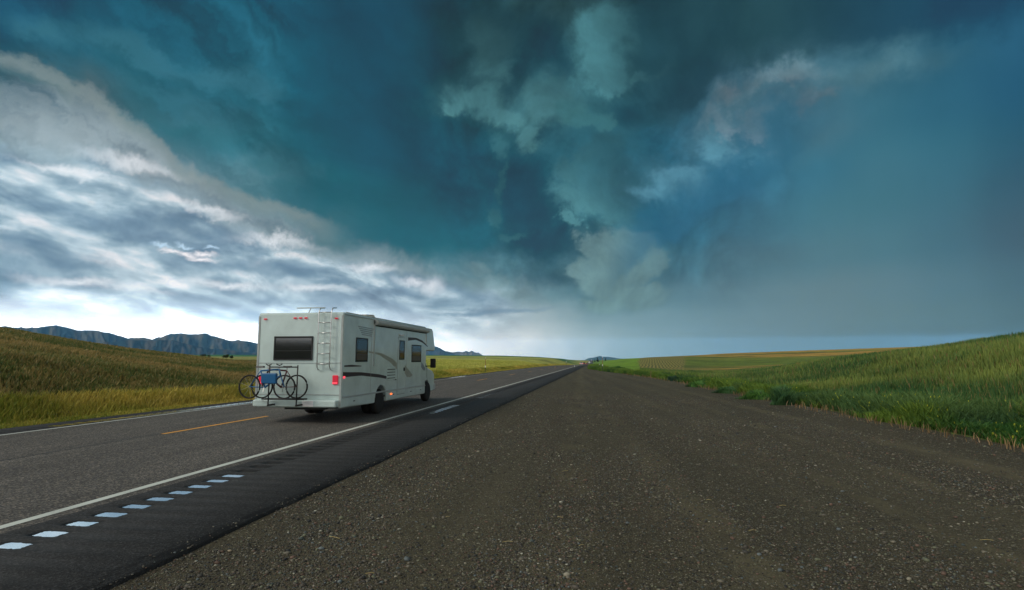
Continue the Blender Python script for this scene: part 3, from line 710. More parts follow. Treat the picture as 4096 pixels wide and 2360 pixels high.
# ------------------------------------------------------------------ blades, stones
def blades(P, h, wd, lean, col, seed=0, tipcol=None):
    rg = np.random.default_rng(seed); n = len(P)
    th = rg.random(n)*math.pi; dxn, dyn = np.cos(th), np.sin(th)
    ph = rg.random(n)*2*math.pi; L = lean*h*(.3+rg.random(n))
    ox, oy = np.cos(ph)*L, np.sin(ph)*L
    V = np.empty((n, 5, 3)); w2 = wd/2
    for k, s, t_, hh in ((0, -1, 0, 0), (1, 1, 0, 0), (2, -1, .4, .62), (3, 1, .4, .62)):
        ws = w2*(1. if k < 2 else .85)
        V[:, k, 0] = P[:, 0]+s*dxn*ws+ox*t_; V[:, k, 1] = P[:, 1]+s*dyn*ws+oy*t_; V[:, k, 2] = P[:, 2]+h*hh-(.03 if k < 2 else 0)
    V[:, 4, 0] = P[:, 0]+ox; V[:, 4, 1] = P[:, 1]+oy; V[:, 4, 2] = P[:, 2]+h
    i = np.arange(n)[:, None]*5
    c = np.repeat(col[:, None, :], 5, 1)
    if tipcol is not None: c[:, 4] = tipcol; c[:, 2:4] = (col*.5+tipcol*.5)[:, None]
    return V.reshape(-1, 3), i+np.array([[0, 1, 3, 2]]), i+np.array([[2, 3, 4]]), c.reshape(-1, 3)
def build_blades(name, parts, label=None, kind='stuff', m=None):
    Vs, Qs, Ts, Cs = [], [], [], []; o = 0
    for V, Q, T_, C_ in parts: Vs.append(V); Qs.append(Q+o); Ts.append(T_+o); Cs.append(C_); o += len(V)
    ob = link(name, np_mesh(name, np.concatenate(Vs), np.concatenate(Qs), np.concatenate(Ts), np.concatenate(Cs)), m or M_leaf)
    return tag(ob, label, name.replace('_', ' '), kind=kind)
rg = np.random.default_rng(3)
def polar(n, a0, a1, r0, r1, pw=0.):     # log-uniform in distance: dense near, thin far
    a = np.radians(a0+(a1-a0)*rg.random(n)); r = np.exp(np.log(r0)+(np.log(r1)-np.log(r0))*rg.random(n)**(1+pw))
    return r*np.sin(a), r*np.cos(a), r
def mixc(k, a, b): return np.array(a)*(1-k[:, None])+np.array(b)*k[:, None]
# left crop
x, y, r = polar(620000, -60, float(azel(2345, HY)[0]), 20, 210)
d = x-xo(y); k = (d < -17.6-.5*fbm(y*.3, x*0, 3, 4)); x, y, r = x[k], y[k], r[k]; z = ground_z(x, y)
a = np.degrees(np.arctan2(x, y)); n = len(x)
pat = np.clip(fbm(x*.16, y*.16, 4, 21)*1.9-.45+rg.normal(0, .34, n), 0, 1)
brown = mixc(pat, (.075, .115, .028), (.31, .225, .08)); pale = mixc(pat, (.30, .34, .05), (.52, .50, .12))
mr = sstep(a, float(azel(1000, HY)[0]), float(azel(1450, HY)[0]))
col_ = brown*(1-mr[:, None])+pale*mr[:, None]
hh = .32*(.55+.75*rg.random(n))*(.7+.6*fbm(x*.8, y*.8, 3, 30)); wd = .024+.0016*r
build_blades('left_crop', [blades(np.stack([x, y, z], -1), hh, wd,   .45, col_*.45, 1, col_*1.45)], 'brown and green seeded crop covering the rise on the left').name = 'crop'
# left verge: yellow grass
y = np.exp(np.log(6)+(np.log(420)-np.log(6))*rg.random(150000)); x = xo(y)-14.75-(3.2+.004*y)*rg.random(len(y))**.9; r = np.hypot(x, y)
z = ground_z(x, y); n = len(x); pat = np.clip(fbm(x*.7, y*.35, 4, 11)*2-.5+rg.normal(0, .2, n), 0, 1)
col_ = mixc(pat, (.20, .25, .03), (.58, .45, .095))
edge_ = np.clip((-14.75-(x-xo(y)))/2.8, .12, 1)
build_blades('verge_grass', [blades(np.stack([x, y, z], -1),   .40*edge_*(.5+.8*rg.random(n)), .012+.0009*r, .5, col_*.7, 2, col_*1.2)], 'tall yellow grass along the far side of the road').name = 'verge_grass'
# right crop (green wheat)
x, y, r = polar(430000, float(azel(2560, HY)[0]), 46, 10, 105)
k = (x-xo(y) > XG(y)+1.7+.8*fbm(y*.25, x*0, 3, 14)); x, y, r = x[k], y[k], r[k]; z = ground_z(x, y); n = len(x)
pat = np.clip(fbm(x*.25, y*.25, 4, 41)*1.9-.45+rg.normal(0, .25, n), 0, 1)
col_ = mixc(pat, (.036, .105, .030), (.20, .25, .055))
dry = (rg.random(n) < .05); col_[dry] = (.26, .17, .07)
hh = .50*(.6+.7*rg.random(n))*(.85+.3*fbm(x*.5, y*.5, 3, 31)); wd = .013+.0010*r
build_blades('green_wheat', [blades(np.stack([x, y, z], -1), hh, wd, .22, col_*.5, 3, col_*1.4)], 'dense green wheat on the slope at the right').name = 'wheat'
# right verge weeds
y = np.exp(np.log(5)+(np.log(330)-np.log(5))*rg.random(210000)); wdv = 2.6+.006*y
x = xo(y)+XG(y)+.15+(fbm(y*.5, y*0, 4, 15)-.5)*1.0+wdv*rg.random(len(y)); r = np.hypot(x, y); z = ground_z(x, y); n = len(x)
cl_ = fbm(x*.55, y*.35, 4, 51); pat = np.clip(cl_*2.2-.6+rg.normal(0, .18, n), 0, 1)
col_ = mixc(pat, (.028, .095, .018), (.15, .24, .035)); blu = fbm(x*.4+7, y*.25, 3, 61) > .62; col_[blu] = col_[blu]*.5+np.array((.05, .11, .06))*.5
fl = rg.random(n) < .010; hh = (.18+.62*cl_**1.5)*(.55+.75*rg.random(n))*np.clip((x-xo(y)-XG(y)+.1)/.7, .35, 1)
tip = col_*1.25; tip[fl] = (.5, .55, .05)
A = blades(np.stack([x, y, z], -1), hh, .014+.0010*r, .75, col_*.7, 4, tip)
# flower heads and leaf clumps
kf = fl & (r < 45)
B = blades(np.stack([x, y, z+hh*.9], -1)[kf], np.full(kf.sum(), .02), .018+.0007*r[kf], .9, np.tile((.50, .52, .05), (kf.sum(), 1)), 5)
build_blades('weeds', [A, B], 'lush roadside weeds with yellow flowers beside the gravel')
# sparse dead stalks at the gravel edge
y = np.exp(np.log(7)+(np.log(70)-np.log(7))*rg.random(900)); x = XG(y)-.5+.9*rg.random(900); r = np.hypot(x, y)
build_blades('dry_grass', [blades(np.stack([x, y, ground_z(x, y)], -1), .08+.2*rg.random(900), .008+.0006*r, .6, np.tile((.30, .20, .10), (900, 1))*(.6+.6*rg.random((900, 1))), 6)], 'thin dry stalks at the edge of the gravel')

def ico():
    p_ = (1+5**.5)/2; v = np.array([(-1,p_,0),(1,p_,0),(-1,-p_,0),(1,-p_,0),(0,-1,p_),(0,1,p_),(0,-1,-p_),(0,1,-p_),(p_,0,-1),(p_,0,1),(-p_,0,-1),(-p_,0,1)], float)
    f = np.array([(0,11,5),(0,5,1),(0,1,7),(0,7,10),(0,10,11),(1,5,9),(5,11,4),(11,10,2),(10,7,6),(7,1,8),(3,9,4),(3,4,2),(3,2,6),(3,6,8),(3,8,9),(4,9,5),(2,4,11),(6,2,10),(8,6,7),(9,8,1)])
    return v/np.linalg.norm(v[0]), f
IV, IF = ico()
def stones(n):
    r = 3.2+26*rg.random(n)**1.7; a = np.radians(-44+86*rg.random(n)); x = r*np.sin(a); y = r*np.cos(a)
    dens = fbm(x*.9, y*.25, 4, 71)
    k = (x > -3.70-.35*rg.random(n)**5) & (x < XG(y)) & (rg.random(n) < np.clip((dens-.3)*3.6, .22, 1)); x, y, r = x[k], y[k], r[k]; n = len(x)
    s = .0044*np.exp(rg.normal(0, .46, n))*(1+.03*r); s = np.minimum(s, .026)
    sc = np.stack([s*(1+.6*rg.random(n)), s*(.8+.5*rg.random(n)), s*(.5+.35*rg.random(n))], -1); th = rg.random(n)*6.283
    V = IV[None]*(1+rg.normal(0, .13, (n, 12, 1)))*sc[:, None, :]
    c, s_ = np.cos(th)[:, None], np.sin(th)[:, None]
    Xn = V[..., 0]*c-V[..., 1]*s_; Yn = V[..., 0]*s_+V[..., 1]*c
    V = np.stack([Xn+x[:, None], Yn+y[:, None], V[..., 2]+(ground_z(x, y)+sc[:, 2]*.45+.032*(x < -3.70))[:, None]], -1)
    pal = np.array([(.10,.085,.07),(.055,.05,.045),(.17,.15,.12),(.14,.085,.065),(.27,.24,.19),(.06,.075,.075),(.16,.165,.11),(.025,.025,.025),(.44,.42,.36),(.13,.15,.16)])
    pal[:, 0] *= .96; pal[:, 2] *= .95
    ci = pal[rg.choice(10, n, p=[.22,.2,.16,.12,.03,.08,.07,.08,.006,.034])]*(.7+.5*rg.random((n, 1)))
    T_ = (np.arange(n)[:, None, None]*12+IF[None]).reshape(-1, 3)
    return np_mesh('gravel', V.reshape(-1, 3), None, T_, np.repeat(ci[:, None], 12, 1).reshape(-1, 3), True)
tag(link('gravel', stones(330000), M_stone), 'loose mixed pebbles scattered over the lay-by', 'gravel', kind='stuff')
s_ = MB()
for (px, py, an, L) in ((1338, 2143, 1.9, .13), (2030, 2160, 1.2, .10), (2325, 2172, .8, .06), (2240, 2062, 1.7, .07), (1790, 2062, .9, .05), (3010, 2110, 1.2, .09), (2835, 1990, 1.5, .06), (3130, 2012, 1.4, .08), (1480, 2285, 1.2, .07), (3240, 2350, .7, .08), (3945, 2150, 1.5, .12), (2260, 1878, .9, .12)):
    x, y = gnd(px, py); z = float(ground_z(x, y))+.012
    s_.tube([(x-L*math.sin(an)*.5, y-L*math.cos(an)*.5, z), (x, y, z+.006), (x+L*math.sin(an)*.5, y+L*math.cos(an)*.42, z)], .0028, 5)
tag(s_.build('straw', mat('straw', (.42, .34, .14), .7)), 'short dry straws scattered on the gravel', 'straw', kind='stuff')
x, y = gnd(919, 2194)
pv = IV*np.array((.026, .017, .012)); me = np_mesh('pebble', pv, None, IF, None, True)
o = link('pebble', me, mat('pebble_stone', (.33, .27, .18), .6)); o.location = (x, y, float(ground_z(x, y))+.012)
sb = o.modifiers.new('s', 'SUBSURF'); sb.levels = sb.render_levels = 2
tag(o, 'large pale oval pebble lying beside the asphalt edge', 'pebble')
# ------------------------------------------------------------------ shrubs and trees
def leafy(name, parent, fn, n, size, c0, c1, seed, lean=1.):
    g_ = np.random.default_rng(seed); P = fn(g_, n); k = np.clip(g_.normal(.45, .3, n)+(P[:, 2]-P[:, 2].mean())*.12, 0, 1)
    cc = mixc(k, c0, c1)
    V, Q, T_, C_ = blades(P, size*(.6+.8*g_.random(n)), size*.45*(.6+.8*g_.random(n)), lean, cc, seed)
    o = link(name, np_mesh(name, V, Q, T_, C_), M_leaf, parent); return o
def clump(rad, hgt, z0, k=9, seed=0):
    def fn(g_, n):
        cs = [(0, 0, z0+hgt*.5, rad*.6)]+[(g_.normal(0, rad*.42), g_.normal(0, rad*.42), z0+hgt*(.2+.65*g_.random()), rad*(.25+.3*g_.random())) for _ in range(k)]
        cs = np.array(cs)[g_.integers(0, k+1, n)]; v = g_.normal(0, 1, (n, 3)); v /= np.linalg.norm(v, axis=1)[:, None]
        q = v*(cs[:, 3]*g_.random(n)**.4)[:, None]; q[:, 2] *= .8
        return np.maximum(cs[:, :3]+q, (-99, -99, z0*.6))
    return fn
M_bark = mat('bark', (.06, .045, .03), .9, vscale=8, bump=.5)
def shrub(px, Yd, wdt, hgt, c0, c1, label, seed, zoff=0):
    x = lateral(px, Yd); o = empty('shrub', (x, Yd, float(ground_z(x, Yd))))
    tag(o, label, 'shrub', 'dark weed bushes along the gravel edge')
    g2 = np.random.default_rng(seed); n = 1400; a = g2.random(n)*6.283; r = wdt*.62*g2.random(n)**.75*(1+.3*np.sin(a*2+seed)); k = np.clip(g2.normal(.45, .3, n), 0, 1)
    P = np.stack([r*np.cos(a)*1.3, r*np.sin(a), 0*a], -1); hh = hgt*(.35+.75*g2.random(n))*np.clip(1.15-(r/(wdt*.75))**1.6, .2, 1)
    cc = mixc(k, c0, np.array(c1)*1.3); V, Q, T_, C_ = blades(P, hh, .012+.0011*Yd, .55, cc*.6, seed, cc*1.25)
    link('foliage', np_mesh('foliage', V, Q, T_, C_), M_leaf, o)
    s = MB(); g_ = random.Random(seed)
    for i in range(7):
        a = g_.uniform(0, 6.28); q = g_.uniform(.15, .4)*wdt
        s.tube([(0, 0, -.05), (q*.4*math.cos(a), q*.4*math.sin(a), hgt*.45), (q*math.cos(a), q*math.sin(a), hgt*.85)], .012, 5, .004)
    s.build('stem', M_bark, o)
DG, DG2 = (.028, .10, .02), (.10, .22, .04)
shrub(3118, 23.6, .45, .75, (.03, .09, .035), (.08, .17, .06), 'tallest dark upright bush beside the gravel, right of centre', 1)
shrub(3020, 26.8, .9, .42, DG, DG2, 'rounded dark bush just left of the tallest bush', 2)
shrub(2905, 31.5, .9, .36, DG, (.06, .13, .05), 'low green bush in the middle of the dark bush row', 3)
shrub(2790, 38.4, 1.1, .4, DG, DG2, 'wide low dark bush, second from the row far end', 4)
shrub(2690, 48.2, .8, .42, (.02, .06, .03), (.04, .09, .05), 'small dark bush at the far end of the gravel edge row', 5)
shrub(2462, 92., 2.6, .75, DG, (.05, .12, .02), 'dark bush behind the snow pole at the lay-by corner', 6)
def tree(px, Yd, hgt, wdt, label, seed, conifer=False, grp=None, base=None):
    x = lateral(px, Yd); z = float(ground_z(x, Yd)) if base is None else base
    o = empty('tree', (x, Yd, z)); tag(o, label, 'tree', grp)
    if conifer:
        def fn(g_, n):
            t_ = g_.random(n); a = g_.random(n)*6.283; rr = wdt*.5*(1-t_)*(.4+.6*g_.random(n)); return np.stack([rr*np.cos(a), rr*np.sin(a), hgt*(.12+.86*t_)], -1)
        leafy('crown', o, fn, 700, hgt*.09, (.02, .05, .03), (.04, .08, .04), seed)
    else: leafy('crown', o, clump(wdt*.5, hgt*.85, hgt*.12, 10), 2200, hgt*.07, (.018, .035, .012), (.06, .075, .025), seed)
    s = MB().tube([(0, 0, -.3), (0, 0, hgt*.5), (.05*hgt, 0, hgt*.8)], hgt*.035, 6, hgt*.01)
    for a in (0, 2, 4): s.tube([(0, 0, hgt*.3), (math.cos(a)*wdt*.3, math.sin(a)*wdt*.3, hgt*.6)], hgt*.015, 5, hgt*.006)
    s.build('trunk', M_bark, o)
tree(905, 230, 2.0, 2.8, 'larger round dark tree in the field behind the left rise', 11)
tree(926, 236, 1.5, 1.9, 'smaller dark tree touching the right of the larger round one', 12)
tree(812, 300, 1.7, 3.6, 'wider low tree on the field line above the left rise', 13)
tree(834, 304, 1.3, 2.2, 'smallest low tree at the field line above the left rise', 14)
for i, (px, hg, lb) in enumerate(((2379, 6.5, 'first tiny far conifer, nearest the road crest'), (2389.5, 11., 'tallest of the tiny far conifers right of the road crest'), (2393, 6., 'short far conifer beside the tallest one'), (2422, 6., 'lone far conifer right of the striped snow pole'))):
    tree(px, 1400, hg, 4.2, lb, 20+i, True, 'distant conifers beyond the road crest')

# ------------------------------------------------------------------ mountains
def mountain(name, sil, dist, depth, c0, c1, seed, amp=.5, base=1445):
    pa = np.array(sil, float); n, mrows = 420, 90
    px = np.linspace(pa[0, 0], pa[-1, 0], n); py = np.interp(px, pa[:, 0], pa[:, 1])
    A, E_ = azel(px, py); A = np.radians(A); hc = dist*np.tan(np.radians(E_))/1.+H
    crest = hc+dist*.0009*(fbm(px*.05, px*0, 4, seed)-.5)*4
    v = np.linspace(-1, 1, mrows)[None, :]; rr = dist+v*depth
    U = np.repeat(px[:, None], mrows, 1)
    warp = (fbm(U*.018, v*1.6+0*U, 4, seed+3)-.5)*.9
    rid = 1-np.abs(2*fbm(U*.035+warp*2.2, v*1.1+warp, 5, seed+5)-1)*1.9
    shape = (1-np.abs(v)**1.15)
    Z = crest[:, None]*shape*(1-amp*(1-rid)*(1-shape**3)) - 60*np.abs(v)
    Z += dist*.0016*(fbm(U*.25, v*9+0*U, 4, seed+8)-.5)*(1-shape**6)
    X = rr*np.sin(A)[:, None]; Y = rr*np.cos(A)[:, None]
    k = .7*sstep(fbm(U*.05, v*3+0*U, 4, seed+11)+rid*.12, .50, .74)
    C_ = np.array(c0)*(1-k[..., None])+np.array(c1)*k[..., None]
    i = np.arange(n-1)[:, None]*mrows+np.arange(mrows-1)[None, :]
    me = np_mesh(name, np.stack([X, Y, Z], -1).reshape(-1, 3), np.stack([i, i+1, i+mrows+1, i+mrows], -1).reshape(-1, 4), None, C_.reshape(-1, 3), True)
    return tag(link(name, me, M_rock), kind='structure')
M_rock = attr_foliage('mountain_slopes', 0, .95, .05)
mountain('mountains', [(-500,1340),(-250,1318),(-100,1312),(20,1305),(60,1307),(100,1311),(160,1310),(200,1303),(225,1301),(245,1305),(290,1315),(330,1321),(380,1321),(410,1327),(440,1331),(470,1342),(500,1349),(530,1353),(570,1349),(610,1356),(640,1347),(680,1337),(710,1333),(760,1335),(820,1332),(850,1341),(880,1352),(930,1361),(960,1360),(1000,1363),(1040,1376),(1100,1384),(1180,1392),(1300,1400),(1400,1425),(1450,1440)], 8000, 1600, (.018, .045, .050), (.13, .13, .10), 2)
mountain('mountains', [(-500,1400),(0,1395),(300,1385),(430,1368),(520,1358),(600,1362),(690,1358),(740,1372),(800,1388),(860,1396),(920,1400),(980,1408),(1050,1412),(1150,1425),(1250,1440)], 6200, 900, (.016, .040, .044), (.11, .105, .08), 9)
mountain('mountains', [(1380,1445),(1500,1400),(1600,1372),(1680,1358),(1720,1372),(1741,1386),(1760,1394),(1775,1402),(1790,1408),(1805,1411),(1818,1417),(1830,1423),(1850,1440)], 9800, 1300, (.03, .05, .05), (.08, .085, .08), 14, .3)
mountain('mountains', [(1700,1430),(1760,1410),(1785,1406),(1805,1408),(1820,1405),(1835,1405),(1850,1407),(1864,1401),(1877,1407),(1887,1404),(1898,1410),(1912,1409),(1925,1416),(1935,1421),(1960,1440)], 11600, 900, (.07, .08, .09), (.20, .20, .19), 21, .5)
mountain('mountains', [(2250,1445),(2320,1441),(2340,1439),(2352,1432),(2362,1430),(2372,1430),(2382,1427),(2395,1425),(2415,1426),(2440,1427),(2480,1433),(2560,1436),(2700,1434),(2900,1440)], 11800, 700, (.04, .07, .08), (.06, .09, .10), 27, .15)

# ------------------------------------------------------------------ roadside posts
M_pole = mat('pole_dark_steel', (.05, .055, .05), .5, .4); M_rust = mat('pole_rusty_orange', (.30, .09, .03), .7); M_wp = mat('reflector_white', (.8, .82, .84), .35)
M_wood = mat('weathered_wood', (.30, .19, .10), .85, vscale=20, bump=.4)
def snow_pole(px, Yd, hgt, label, two=True):
    x = lateral(px, Yd); o = empty('snow_pole', (x, Yd, float(ground_z(x, Yd)))); tag(o, label, 'snow pole', 'tall snow poles at the road edges')
    o.rotation_euler = (0, R(1.2), 0)
    MB().tube([(0, 0, -.2), (0, 0, hgt*.42)], .035, 8).build('lower_post', M_pole, o)
    MB().tube([(0, 0, hgt*.42), (0, 0, hgt*.93)], .028, 8).build('upper_rod', M_rust, o)
    MB().tube([(0, 0, hgt*.93), (0, 0, hgt)], .03, 8).build('tip_cap', M_wp, o)
    b_ = MB().box(-.05, .05, -.035, -.022, hgt*.38, hgt*.5); b_.build('reflector', M_wp, o, .01)
snow_pole(2409, 84, 2.15, 'tall thin snow pole with white reflector at the lay-by corner')
snow_pole(1941, 78, 2.25, 'tall thin snow pole beyond the far shoulder, right of the motorhome')
def post(px, Yd, hgt, r_, m, label, tilt=0., cap=None):
    x = lateral(px, Yd); o = empty('marker_post', (x, Yd, float(ground_z(x, Yd)))); o.rotation_euler = (0, tilt, 0); tag(o, label, 'post')
    MB().tube([(0, 0, -.2), (0, 0, hgt)], r_, 8).build('post_shaft', m, o, 0)
    if cap: MB().box(-r_*1.2, r_*1.2, -r_*1.6, -r_*1.05, hgt*.72, hgt*.95).build('reflector', cap, o)
post(2265, 150, 1.6, .035, M_pole, 'dark upright post on the far verge under the green ridge', 0, M_wp)
post(2223, 115, .55, .03, M_wood, 'short leaning wooden post left of the dark upright post', -.25)
post(2055, 120, .45, .03, M_wood, 'small wooden post on the far verge between the snow pole and short leaning post', .05)
post(2601, 57, .6, .035, M_wood, 'pale wooden stake in the grass before the striped field', .08)
post(2397.5, 150, .75, .05, M_wp, 'left one of two small white posts beyond the lay-by')
post(2400.8, 165, .45, .05, M_wp, 'right one of two small white posts beyond the lay-by')
post(2298, 140, .5, .035, M_wp, 'small pale post on the far verge left of the white car')
sg = empty('mile_sign', (lateral(2372.5, 260), 260, float(ground_z(lateral(2372.5, 260), 260)))); tag(sg, 'tiny pale green marker sign beside the distant right shoulder', 'sign')
MB().box(-.24, .24, -.01, .01, .62, .86).build('sign_panel', mat('sign_green', (.25, .42, .30), .5), sg); MB().tube([(0, .03, -.2), (0, .03, .84)], .03, 6).build('sign_post', M_pole, sg)

# ------------------------------------------------------------------ motorhome
M_body = mat('coach_white', (.58, .72, .71), .16, vary=.14, vscale=1.6); M_trim = mat('coach_trim', (.40, .45, .45), .4); M_dark = mat('black_plastic', (.012, .013, .014), .5)
M_glass = mat('tinted_glass', (.006, .009, .011), .06, spec=.7, vary=0); M_tyre = mat('tyre_rubber', (.015, .015, .015), .85, vscale=20); M_rim = mat('wheel_silver', (.5, .5, .5), .35, .8)
M_red = mat('red_lamp', (.35, .01, .02), .3, emit=(1, .03, .08), es=.35); M_red_lit = mat('red_lamp_lit', (.5, .02, .03), .3, emit=(1, .08, .12), es=1.2); M_orange = mat('amber_lamp', (.5, .1, .01), .3, emit=(1, .14, .02), es=2.5)
M_ree = mat('stripe_red_black', (.035, .012, .012), .45); M_tan = mat('stripe_tan', (.32, .34, .27), .45); M_grey = mat('stripe_grey', (.22, .26, .27), .45); M_alu = mat('aluminium', (.62, .64, .64), .35, .9)
rv = empty('motorhome', (-8.14, 14.6, 0)); tag(rv, 'white motorhome with blue bicycle on its back, driving away along the road', 'motorhome')
def arch(yc, zc, r_, zb, rev=False):
    a0 = math.asin((zc-zb)/r_) if zc > zb else 0
    return [(yc-r_*math.cos(t_), zc+r_*math.sin(t_)) for t_ in np.linspace(-a0, math.pi+a0, 13)]
HX = 1.26; WR, WF = 2.85, 8.45
poly = [(0, .40), (0, 2.99), (8.28, 2.97), (8.45, 2.88), (8.78, 2.20), (8.72, 2.06), (7.55, 2.05), (7.45, .36)]+[(y_, z_) for y_, z_ in arch(WR, .38, .50, .36)][::-1]
body = MB().prism(poly, -HX, HX).build('coach_body', M_body, rv, .05, seg=3)
# roof edge rails, corner mouldings
s = MB()
for sx in (-1, 1): s.box(sx*HX-.012, sx*HX+.012+.004*sx, .06, 8.25, 2.915, 2.945)
s.build('roof_rail', M_trim, rv, .005)
for sx in (-1, 1): MB().box(sx*(HX-.035)-.03, sx*(HX-.035)+.03, -.012, -.001, .45, 2.9).build('corner_moulding', M_trim, rv, .006)
s = MB().tube([(HX+.07, 2.1, 2.83), (HX+.07, 7.5, 2.83)], .075, 12); s.box(HX, HX+.05, 2.1, 7.5, 2.80, 2.93); aw = s.build('awning', mat('awning_case', (.42, .45, .43), .5), rv)
MB().box(HX, HX+.045, 2.15, 7.45, 2.735, 2.755).build('fabric_shade_edge', mat('awning_fabric_shade', (.012, .018, .012), .8), aw)  # dark fabric strip that also paints in the shadow beneath the awning
for yy in (2.12, 7.46): MB().box(HX, HX+.03, yy, yy+.05, 1.5 if yy < 3 else 2.3, 2.8).build('awning_arm', M_alu, aw)
def window(par, y0, y1, z0, z1, xx=HX, name='window', frame=True, shade=False):
    g_ = MB().box(xx-.01, xx+.012, y0, y1, z0, z1).build(name, M_glass, par, .02)
    if frame:
        f_ = MB(); t_ = .028
        for a in ((y0-t_, y1+t_, z1, z1+t_), (y0-t_, y1+t_, z0-t_, z0), (y0-t_, y0, z0, z1), (y1, y1+t_, z0, z1)): f_.box(xx-.01, xx+.02, *a)
        f_.box(xx+.011, xx+.017, y0, y1, z0+(z1-z0)*.36, z0+(z1-z0)*.36+.014)
        f_.build('window_frame', M_dark, g_)
    if shade: MB().box(xx+.0125, xx+.0145, y0+.02, y1-.02, z0+.02, z0+(z1-z0)*.34).build('curtain', mat('curtain_brown', (.075, .04, .012), .4), g_)
    return g_
window(rv, .85, 1.62, 1.66, 2.30, shade=True)
window(rv, 5.75, 6.80, 1.63, 2.22, shade=True)
dr = MB().box(HX-.005, HX+.014, 4.28, 4.98, .52, 2.46).build('entry_door', M_body, rv, .012)
window(dr, 4.40, 4.86, 1.72, 2.34, HX+.008, 'door_window'); MB().box(HX+.012, HX+.04, 4.84, 4.92, 1.30, 1.42).build('door_handle', M_dark, dr, .01)
f_ = MB()
for a in ((4.265, 4.28, .5, 2.48), (4.98, 4.995, .5, 2.48), (4.265, 4.995, 2.46, 2.475), (4.265, 4.995, .505, .52)): f_.box(HX-.003, HX+.006, *a)
f_.build('door_seal', M_grey, dr)
MB().box(HX, HX+.06, 4.35, 4.72, 2.52, 2.57).build('porch_lamp', M_wp, rv, .01)
def flat(name, pts, m, xx=HX+.0035, par=rv, th=.004):      # vinyl graphic: thin sheet on the side wall
    return MB().prism(pts, xx-th, xx).build(name, m, par)
def swoosh(up, lo, n=24):
    u = np.array(up); l = np.array(lo); ts = np.linspace(0, 1, n)
    f1 = lambda a: [(float(np.interp(t_, np.linspace(0, 1, len(a)), a[:, 0])), float(np.interp(t_, np.linspace(0, 1, len(a)), a[:, 1]))) for t_ in ts]
    return f1(u)+f1(l)[::-1]
flat('side_stripe', swoosh([(0.05, 1.36), (1.2, 1.335), (2.6, 1.24), (3.8, 1.10), (4.2, 1.02)], [(.05, 1.22), (1.2, 1.235), (2.6, 1.14), (3.8, 1.02), (4.2, 1.00)]), M_ree)
flat('side_stripe', swoosh([(.12, 1.54), (.6, 1.555), (1.25, 1.52)], [(.12, 1.50), (.6, 1.495), (1.25, 1.50)]), M_ree)
flat('side_stripe', swoosh([(1.75, 1.95), (2.8, 1.90), (3.8, 1.72), (4.2, 1.58)], [(1.75, 1.91), (2.6, 1.84), (3.6, 1.60), (4.2, 1.36)]), M_tan)
flat('side_stripe', swoosh([(5.02, 1.50), (5.5, 1.30), (5.9, 1.12)], [(5.02, 1.22), (5.25, 1.08), (5.6, 1.06)]), M_tan)
flat('side_stripe', swoosh([(5.3, 2.50), (6.2, 2.52), (7.0, 2.44), (7.7, 2.24)], [(5.3, 2.38), (6.2, 2.44), (7.0, 2.36), (7.7, 2.20)]), M_ree)
flat('side_stripe', swoosh([(6.9, 1.62), (7.2, 1.48), (7.42, 1.36)], [(6.9, 1.40), (7.2, 1.28), (7.42, 1.26)]), M_grey)
s = MB()
for i in range(5): s.prism([(.95+.07*i, 2.665-.055*i), (2.1-.04*i, 2.64-.055*i), (2.1-.04*i, 2.615-.055*i), (.95+.07*i, 2.64-.055*i)], HX-.001, HX+.0035)
s.build('side_lettering_bars', M_grey, rv)
v_ = MB().box(HX-.004, HX+.012, 3.25, 4.05, 1.02, 1.46).build('fridge_vent', M_body, rv, .01); s = MB()
for i in range(4): s.box(HX+.010, HX+.022, 3.3, 4.0, 1.08+.095*i, 1.10+.095*i)
s.build('vent_slat', M_dark, v_)
s = MB().box(HX-.002, HX+.018, .05, 7.42, .66, .705); s.build('belt_moulding', M_trim, rv, .006)
for i, (a, b_) in enumerate(((.25, 1.35), (3.6, 4.2), (5.1, 6.3), (6.4, 7.3))):
    hd = MB().box(HX-.004, HX+.008, a, b_, .43, .64).build('storage_hatch', M_body, rv, .008); MB().box(HX+.006, HX+.018, (a+b_)/2-.05, (a+b_)/2+.05, .53, .555).build('latch', M_dark, hd)
MB().box(HX, HX+.03, 3.62, 3.74, .545, .59).build('marker_lamp', M_orange, rv, .008)
MB().box(HX, HX+.025, .06, .16, 1.19, 1.25).build('marker_lamp', M_red_lit, rv, .008)
for yy in (1.95, 5.15): MB().box(HX-.002, HX+.005, yy, yy+.014, .72, 2.72).build('panel_seam', M_trim, rv)
# rear wall
yr = 0.
g_ = MB().box(-.72, .36, yr-.02, yr+.01, 1.72, 2.30).build('rear_window', M_glass, rv, .02); f_ = MB()
for a in ((-.75, .39, 2.30, 2.335), (-.75, .39, 1.685, 1.72), (-.75, -.72, 1.72, 2.30), (.36, .39, 1.72, 2.30)): f_.box(a[0], a[1], yr-.03, yr+.01, a[2], a[3])
f_.box(-.72, .36, yr-.026, yr-.02, 1.93, 1.945); f_.build('window_frame', M_dark, g_)
for x_ in (-1.05, -.16, 0., .16, 1.05):
    MB().box(x_-.045, x_+.045, yr-.035, yr, 2.80+(.02 if abs(x_) < .5 else 0), 2.835+(.02 if abs(x_) < .5 else 0)).build('clearance_lamp', M_red, rv, .008)
for x_ in (-1.08, 1.08):
    tl = MB().box(x_-.08, x_+.08, yr-.04, yr, 1.03, 1.28).build('tail_lamp', M_red, rv, .02); MB().box(x_-.07, x_+.07, yr-.046, yr-.035, 1.05, 1.09).build('brake_lens', M_red_lit, tl, .005)
bp = MB().box(-1.2, 1.2, -.20, .02, .43, .62).build('rear_bumper', M_body, rv, .04, seg=3); MB().box(.25, .57, -.215, -.20, .45, .60).build('number_plate', M_wp, bp, .005)
